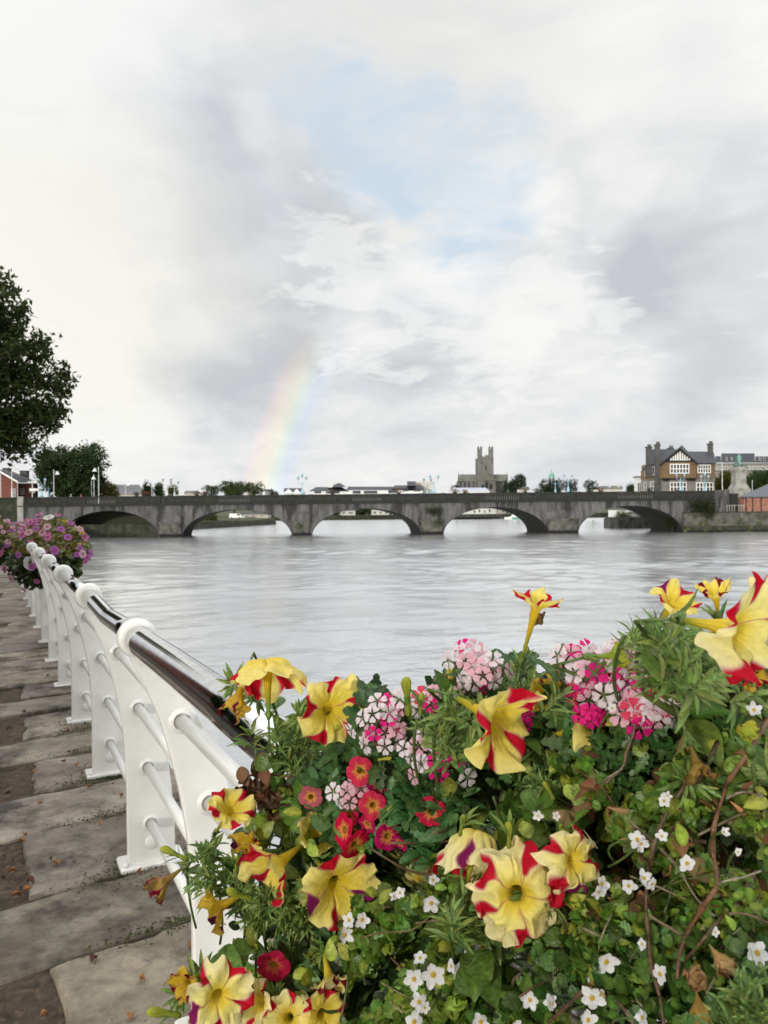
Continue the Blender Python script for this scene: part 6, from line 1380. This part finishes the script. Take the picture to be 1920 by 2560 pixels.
def verbena(label, root, heads, seed, box, nl):
    t_ = plant('verbena', label, 'verbena', root); fol = MB()
    for i, (px, py, d, rpx, mixp) in enumerate(heads):
        d = min(d, dfront(px, py) - .012); q = MB(); ctr = at(px, py, d); r_ = random.Random(seed + i); Rh = rpx * d / FPX * 1.38; n = 8
        for k in range(n):
            u = (k + .5) / n; ph = k * 2.4 + seed; el = math.acos(1 - 1.15 * u); f = Vector((math.sin(el) * math.cos(ph), -math.cos(el) * .85, math.sin(el) * math.sin(ph) + .35)).normalized()
            c = r_.choices([WP, PK, LP, CO], mixp)[0]; floret(q, ctr + Vector((f.x * 1.15, f.y, f.z * .72)) * Rh * r_.uniform(.55, 1.3), (f + Vector((r_.uniform(-.4, .4), -.6, r_.uniform(-.3, .4)))).normalized(), (.0086 if rpx > 24 else .0072) * r_.uniform(.85, 1.1), c, k + seed * 50 + i)
        for k in range(10): f = Vector((r_.uniform(-1, 1), r_.uniform(-.3, .4), r_.uniform(-.9, .4))); q.tube([ctr - Vector((0, 0, Rh * .3)), ctr + f * Rh * .7], [.0016, .0022], 5, True, (.09, .13, .05) if k % 3 else (.16, .06, .05))
        for v in range(len(q.v)): q.v[v] = q.v[v] - np.array(tuple(root))
        q.build('flower_cluster', M['petal'], t_, False)
        fol.tube(stem_curve(ctr, ctr + Vector((r_.uniform(-.02, .02), .03, -.09)), .0), .0014, 6, True, (.07, .11, .035))
        P = np.array([tuple(ctr + Vector((r_.uniform(-.02, .02), r_.uniform(.0, .03), r_.uniform(-.06, -.008)))) for _ in range(22)]); leaves_at(fol, 'lance', P, .024, G['lance'], seed * 3 + i)
    P = scatter(nl, box, seed, .20); leaves_at(fol, 'lance', P, .024, G['lance'], seed + 1); local(fol, root).build('foliage', M['leaf'], t_, True)
mW, mM, mL = (8, 3, 1.5, .2), (5, 1.6, 4, .7), (5, .8, 5, .4)
verbena('verbena with large white and magenta heads left of the soft yellow trumpet', at(1000, 2150, .80), [(945, 1800, .70, 40, mW), (970, 1840, .695, 34, mW), (1060, 1880, .665, 42, mW), (1100, 1915, .655, 40, mW), (1010, 1760, .72, 30, mL), (1130, 1740, .71, 30, mL), (880, 1985, .74, 30, mL), (1080, 1745, .72, 26, mL)], 21, (770, 1690, 1180, 2020), 740)
verbena('verbena with pale pink heads on the crest behind the crumpled yellow petunia', at(1180, 2050, .85), [(1175, 1645, .72, 32, mM), (1215, 1680, .72, 30, mL), (1190, 1700, .71, 24, mL), (1290, 1790, .66, 20, (0, 1, 0, 0))], 23, (1080, 1640, 1330, 1800), 260)
verbena('verbena with mixed pink and coral heads left of the largest soft yellow trumpet', at(1560, 2050, .64), [(1435, 1645, .63, 34, mL), (1480, 1690, .60, 32, mM), (1465, 1725, .60, 32, mW), (1530, 1690, .61, 30, mM), (1560, 1745, .58, 34, mM), (1625, 1700, .57, 32, mM), (1640, 1780, .55, 30, mL), (1600, 1760, .56, 28, mL), (1590, 1790, .555, 26, (3, 2, 3, 1)), (1480, 1790, .585, 18, (0, 1, 0, 0)), (1720, 1740, .53, 24, mW), (1545, 1640, .61, 26, mM)], 25, (1380, 1590, 1900, 1900), 700)

# bacopa: white five petalled stars over small toothed leaves
def bacopa_flower(Rm, seed):
    r_ = random.Random(seed); V = []; F = []; cs = []
    for k in range(5):
        a0 = k * 1.2566 + r_.uniform(-.1, .1); ln = r_.uniform(.78, 1.10) * (1.1 if k == 0 else 1); b = len(V); tl_ = r_.uniform(-.35, .30) + (.5 if seed % 4 == 0 else 0)
        for i in range(6):
            f = i / 5; rr = .14 + (ln - .14) * f; w_ = .40 * math.sin(math.pi * min(1, f * .80 + .10)) ** .7 * (.9 if f < 1 else .55)
            for s_ in (-1, -.5, 0, .5, 1): x_ = rr * (1 - .06 * abs(s_) * f); y_ = s_ * w_; V.append((x_ * math.cos(a0) - y_ * math.sin(a0), x_ * math.sin(a0) + y_ * math.cos(a0), tl_ * f * f + .10 * (s_ * s_) * f - .03)); cs.append((.80, .80, .82) if f > .1 else (.70, .62, .40))
        for i in range(5):
            for j in range(4): F.append((b + i * 5 + j, b + i * 5 + j + 1, b + (i + 1) * 5 + j + 1, b + (i + 1) * 5 + j))
    b = len(V); n = 10
    for r0, z_ in ((.20, .02), (.14, .10), (.02, .06)):
        for j in range(n): V.append((r0 * math.cos(j * 6.283 / n), r0 * math.sin(j * 6.283 / n), z_)); cs.append((.62, .38, .05) if r0 < .18 else (.50, .40, .08))
    for r in range(2):
        for j in range(n): F.append((b + r * n + j, b + r * n + (j + 1) % n, b + (r + 1) * n + (j + 1) % n, b + (r + 1) * n + j))
    return np.array(V) * Rm, F, np.array(cs)
def bacopa(label, root, fl, box, nl, seed, dens=None, size=.0155):
    t_ = plant('bacopa', label, 'bacopa', root); fol = MB()
    for i, (px, py, rpx, f) in enumerate(fl):
        d = dfront(px, py) - .030; V, F, C = bacopa_flower(rpx * d / FPX, seed + i); q = MB(); q.add(V, F, C); o = q.build('flower', M['petal'], t_, True); fv = Vector((f[0], -f[2], f[1])).normalized(); pos = at(px, py, d); o.matrix_basis = Matrix.Translation(-root) @ face_matrix(pos, fv, i * 2.1)
        fol.tube(stem_curve(pos - fv * .002, pos + Vector((rng.uniform(-.01, .01), .035, -.03)), .0), .0008, 5, True, (.10, .16, .04))
    P = scatter(nl, box, seed, .20, dens, 2.2); leaves_at(fol, 'round', P, size, G['round'], seed + 1, sp=.5, yel=.5); local(fol, root).build('foliage', M['leaf'], t_, True)
fc = (0, .1, 1)
bacopa('bacopa spreading white star flowers along the bottom between the big trumpet and the bars', at(1050, 2750, .68), [(1078, 2258, 26, (-.1, .1, 1)), (1035, 2448, 28, (-.2, .2, 1)), (1083, 2437, 32, (.05, .1, 1)), (1150, 2425, 26, (.3, .3, .9)), (1168, 2440, 24, (.4, -.2, .9)), (1128, 2415, 18, (-.6, .2, .7)), (1205, 2370, 26, (-.2, .7, .7)), (1175, 2390, 20, (-.5, .3, .8)), (1048, 2505, 24, (.2, .4, .8)), (1035, 2555, 28, (.1, .3, .9)), (1062, 2520, 16, (.3, .1, .9)), (862, 2338, 22, (.5, .1, .8)), (872, 2300, 20, (-.3, .2, .9)), (905, 2300, 22, (.4, .3, .8)), (1202, 2555, 24, (.1, .6, .8)), (1325, 2500, 24, (-.3, .2, .9)), (1082, 2200, 16, (.3, .5, .7)), (1000, 2232, 16, (-.2, .3, .8)), (985, 2240, 12, (.4, .3, .8)), (1290, 2565, 20, (.1, .2, .9)), (1050, 2395, 20, (-.3, .8, .4))],
       (860, 2160, 1560, 2590), 4200, 401, None, .0130)
bacopa('bacopa with scattered white star flowers among the brown stems at the right', at(1750, 2750, .48), [(1593, 2098, 24, (-.1, .4, .9)), (1602, 2110, 22, (.3, -.2, .9)), (1655, 2090, 16, (-.4, .3, .8)), (1718, 2158, 25, (.0, .2, 1)), (1571, 2215, 22, (.0, .05, 1)), (1610, 2195, 22, (.2, .4, .9)), (1630, 2210, 20, (.5, -.1, .8)), (1505, 2210, 24, (.6, .3, .7)), (1497, 2230, 22, (.3, -.4, .8)), (1516, 2405, 32, (.15, .1, 1)), (1480, 2495, 32, (-.1, .1, 1)), (1375, 2505, 20, (.4, .3, .8)), (1470, 2550, 26, (.1, .4, .9)), (1893, 2382, 32, (-.3, .3, .8)), (1650, 2435, 26, (-.8, .1, .5)), (1605, 2360, 16, (.2, .6, .7)), (1788, 2330, 14, (.3, .3, .8)), (1810, 2080, 14, (.3, .4, .8)), (1660, 2002, 18, (-.2, .5, .8)), (1668, 1990, 12, (.3, .5, .7)), (1845, 2130, 12, (0, .3, .9)), (1885, 1775, 20, (-.2, .5, .8)), (1390, 2040, 12, (.3, .3, .9)), (1530, 1770, 14, (-.2, .3, .9)), (1605, 2545, 24, (.5, .5, .6)), (1345, 2040, 14, (-.3, .4, .8)), (1380, 2510, 18, (.6, .1, .7))],
       (1440, 1840, 1960, 2590), 4400, 431, None, .0118)
# filler: inner leaves closing the planting; shade in the gaps is put into their dark colour
fr_root = at(1300, 2700, .72); fill = plant('trailing_foliage', 'dense dark green trailing leaves filling the planter between all the flowers', 'plant', fr_root); q = MB()
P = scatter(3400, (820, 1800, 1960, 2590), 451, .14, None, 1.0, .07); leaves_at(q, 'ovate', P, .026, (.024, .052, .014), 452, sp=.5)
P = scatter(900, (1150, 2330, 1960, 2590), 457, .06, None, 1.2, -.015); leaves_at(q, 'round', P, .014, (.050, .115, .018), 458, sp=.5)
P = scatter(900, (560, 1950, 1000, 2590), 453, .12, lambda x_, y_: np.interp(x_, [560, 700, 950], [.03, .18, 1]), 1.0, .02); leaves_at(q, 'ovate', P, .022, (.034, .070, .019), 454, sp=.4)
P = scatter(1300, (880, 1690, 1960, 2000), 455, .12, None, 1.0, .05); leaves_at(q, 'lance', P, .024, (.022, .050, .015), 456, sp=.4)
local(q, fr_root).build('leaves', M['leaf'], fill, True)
q = MB()
for k in range(170):
    p = scatter(1, (860, 1850, 1960, 2580), 2000 + k, .10)[0]; a = rand_dirs(1, np.random.default_rng(k), (0, -.1, .5))[0] * rng.uniform(.04, .10)
    q.tube(stem_curve(Vector(p - a * .5), Vector(p + a * .5), rng.uniform(-.01, .01), 5), rng.uniform(.0007, .0015), 5, True, rng.choice([(.10, .13, .04), (.16, .10, .05), (.20, .16, .09), (.08, .10, .03)]))
local(q, fr_root).build('stem', M['leaf'], fill, True)

# ------------------------------------------------------------------ flower baskets further along the railing
def basket(label, ctr, rx, ry, rz, seed, nf):
    t_ = thing('flower_basket', label, 'flower basket', tuple(ctr)); r_ = np.random.default_rng(seed); rr = random.Random(seed)
    n = 2000; d_ = r_.normal(size=(n, 3)); d_ /= np.linalg.norm(d_, axis=1)[:, None]; k = r_.uniform(.6, 1.0, size=(n, 1)) * (1 + .10 * np.sin(d_ @ np.array([7., 5., 6.]) + seed)[:, None]); k[d_[:, 2] < -.2] *= .92
    P = d_ * k * np.array([rx, ry, rz]); q = MB()
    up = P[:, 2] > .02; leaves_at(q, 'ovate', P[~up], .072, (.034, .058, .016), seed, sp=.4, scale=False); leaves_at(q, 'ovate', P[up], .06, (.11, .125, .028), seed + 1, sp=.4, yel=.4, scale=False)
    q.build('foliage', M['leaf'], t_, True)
    q = MB(); q.lathe([(.10, -.35), (.24, -.26), (.32, -.05), (.33, .0)], 18, Matrix.Scale(min(rx, .5) / .5, 4)); q.build('bowl', M['black'], t_)
    protos = {}
    for i in range(nf):
        z_ = rr.choices([rr.uniform(-.9, .2), rr.uniform(0, .75), rr.uniform(.55, 1)], (2, 5, 3))[0]; a = rr.uniform(0, 6.283); s_ = math.sqrt(max(0, 1 - z_ * z_)); dv = Vector((s_ * math.cos(a), s_ * math.sin(a), z_))
        kind = rr.choices(['purple', 'rose', 'yellow', 'white', 'pale'], (9, 4, 3, .8, 2.2) if z_ < .5 else (4, 4, 2, .6, 6))[0]
        if kind not in protos:
            oc, ic = {'purple': ((.46, .14, .44), (.20, .04, .20)), 'rose': ((.58, .18, .38), (.32, .07, .22)), 'yellow': ((.62, .38, .02), (.50, .26, .01)), 'white': ((.80, .80, .80), (.6, .6, .4)), 'pale': ((.62, .38, .46), (.42, .24, .28))}[kind]
            V, F, C = calibrachoa_mesh(.040 if kind != 'yellow' else .026, seed + len(protos), oc, ic, .25); m_ = MB(); m_.add(V, F, C); o = m_.build('flower', M['petal'], t_, True); protos[kind] = o
        else: o = protos[kind].copy(); COL.objects.link(o); o.parent = t_
        pos = Vector((dv.x * rx, dv.y * ry, dv.z * rz)) * rr.uniform(.97, 1.12); f = (dv + Vector((0, -.5, .15))).normalized(); s2 = rr.uniform(.8, 1.25) * (1.7 if kind == 'white' else 1)
        o.matrix_basis = face_matrix(pos, f, a * 3) @ Matrix.Scale(s2, 4)
b1_ = at(120, 1390, 8.6); basket('big round basket of pink and purple petunias on the white railing', b1_, .43, .45, .43, 5, 99)
b2_ = at(12, 1362, 11.5); basket('smaller flower basket at the left edge behind the big round one', b2_, .38, .42, .34, 9, 70)
b3_ = at(-20, 1335, 15.5); basket('farthest flower basket on the railing behind the other two', b3_, .42, .45, .34, 13, 40)
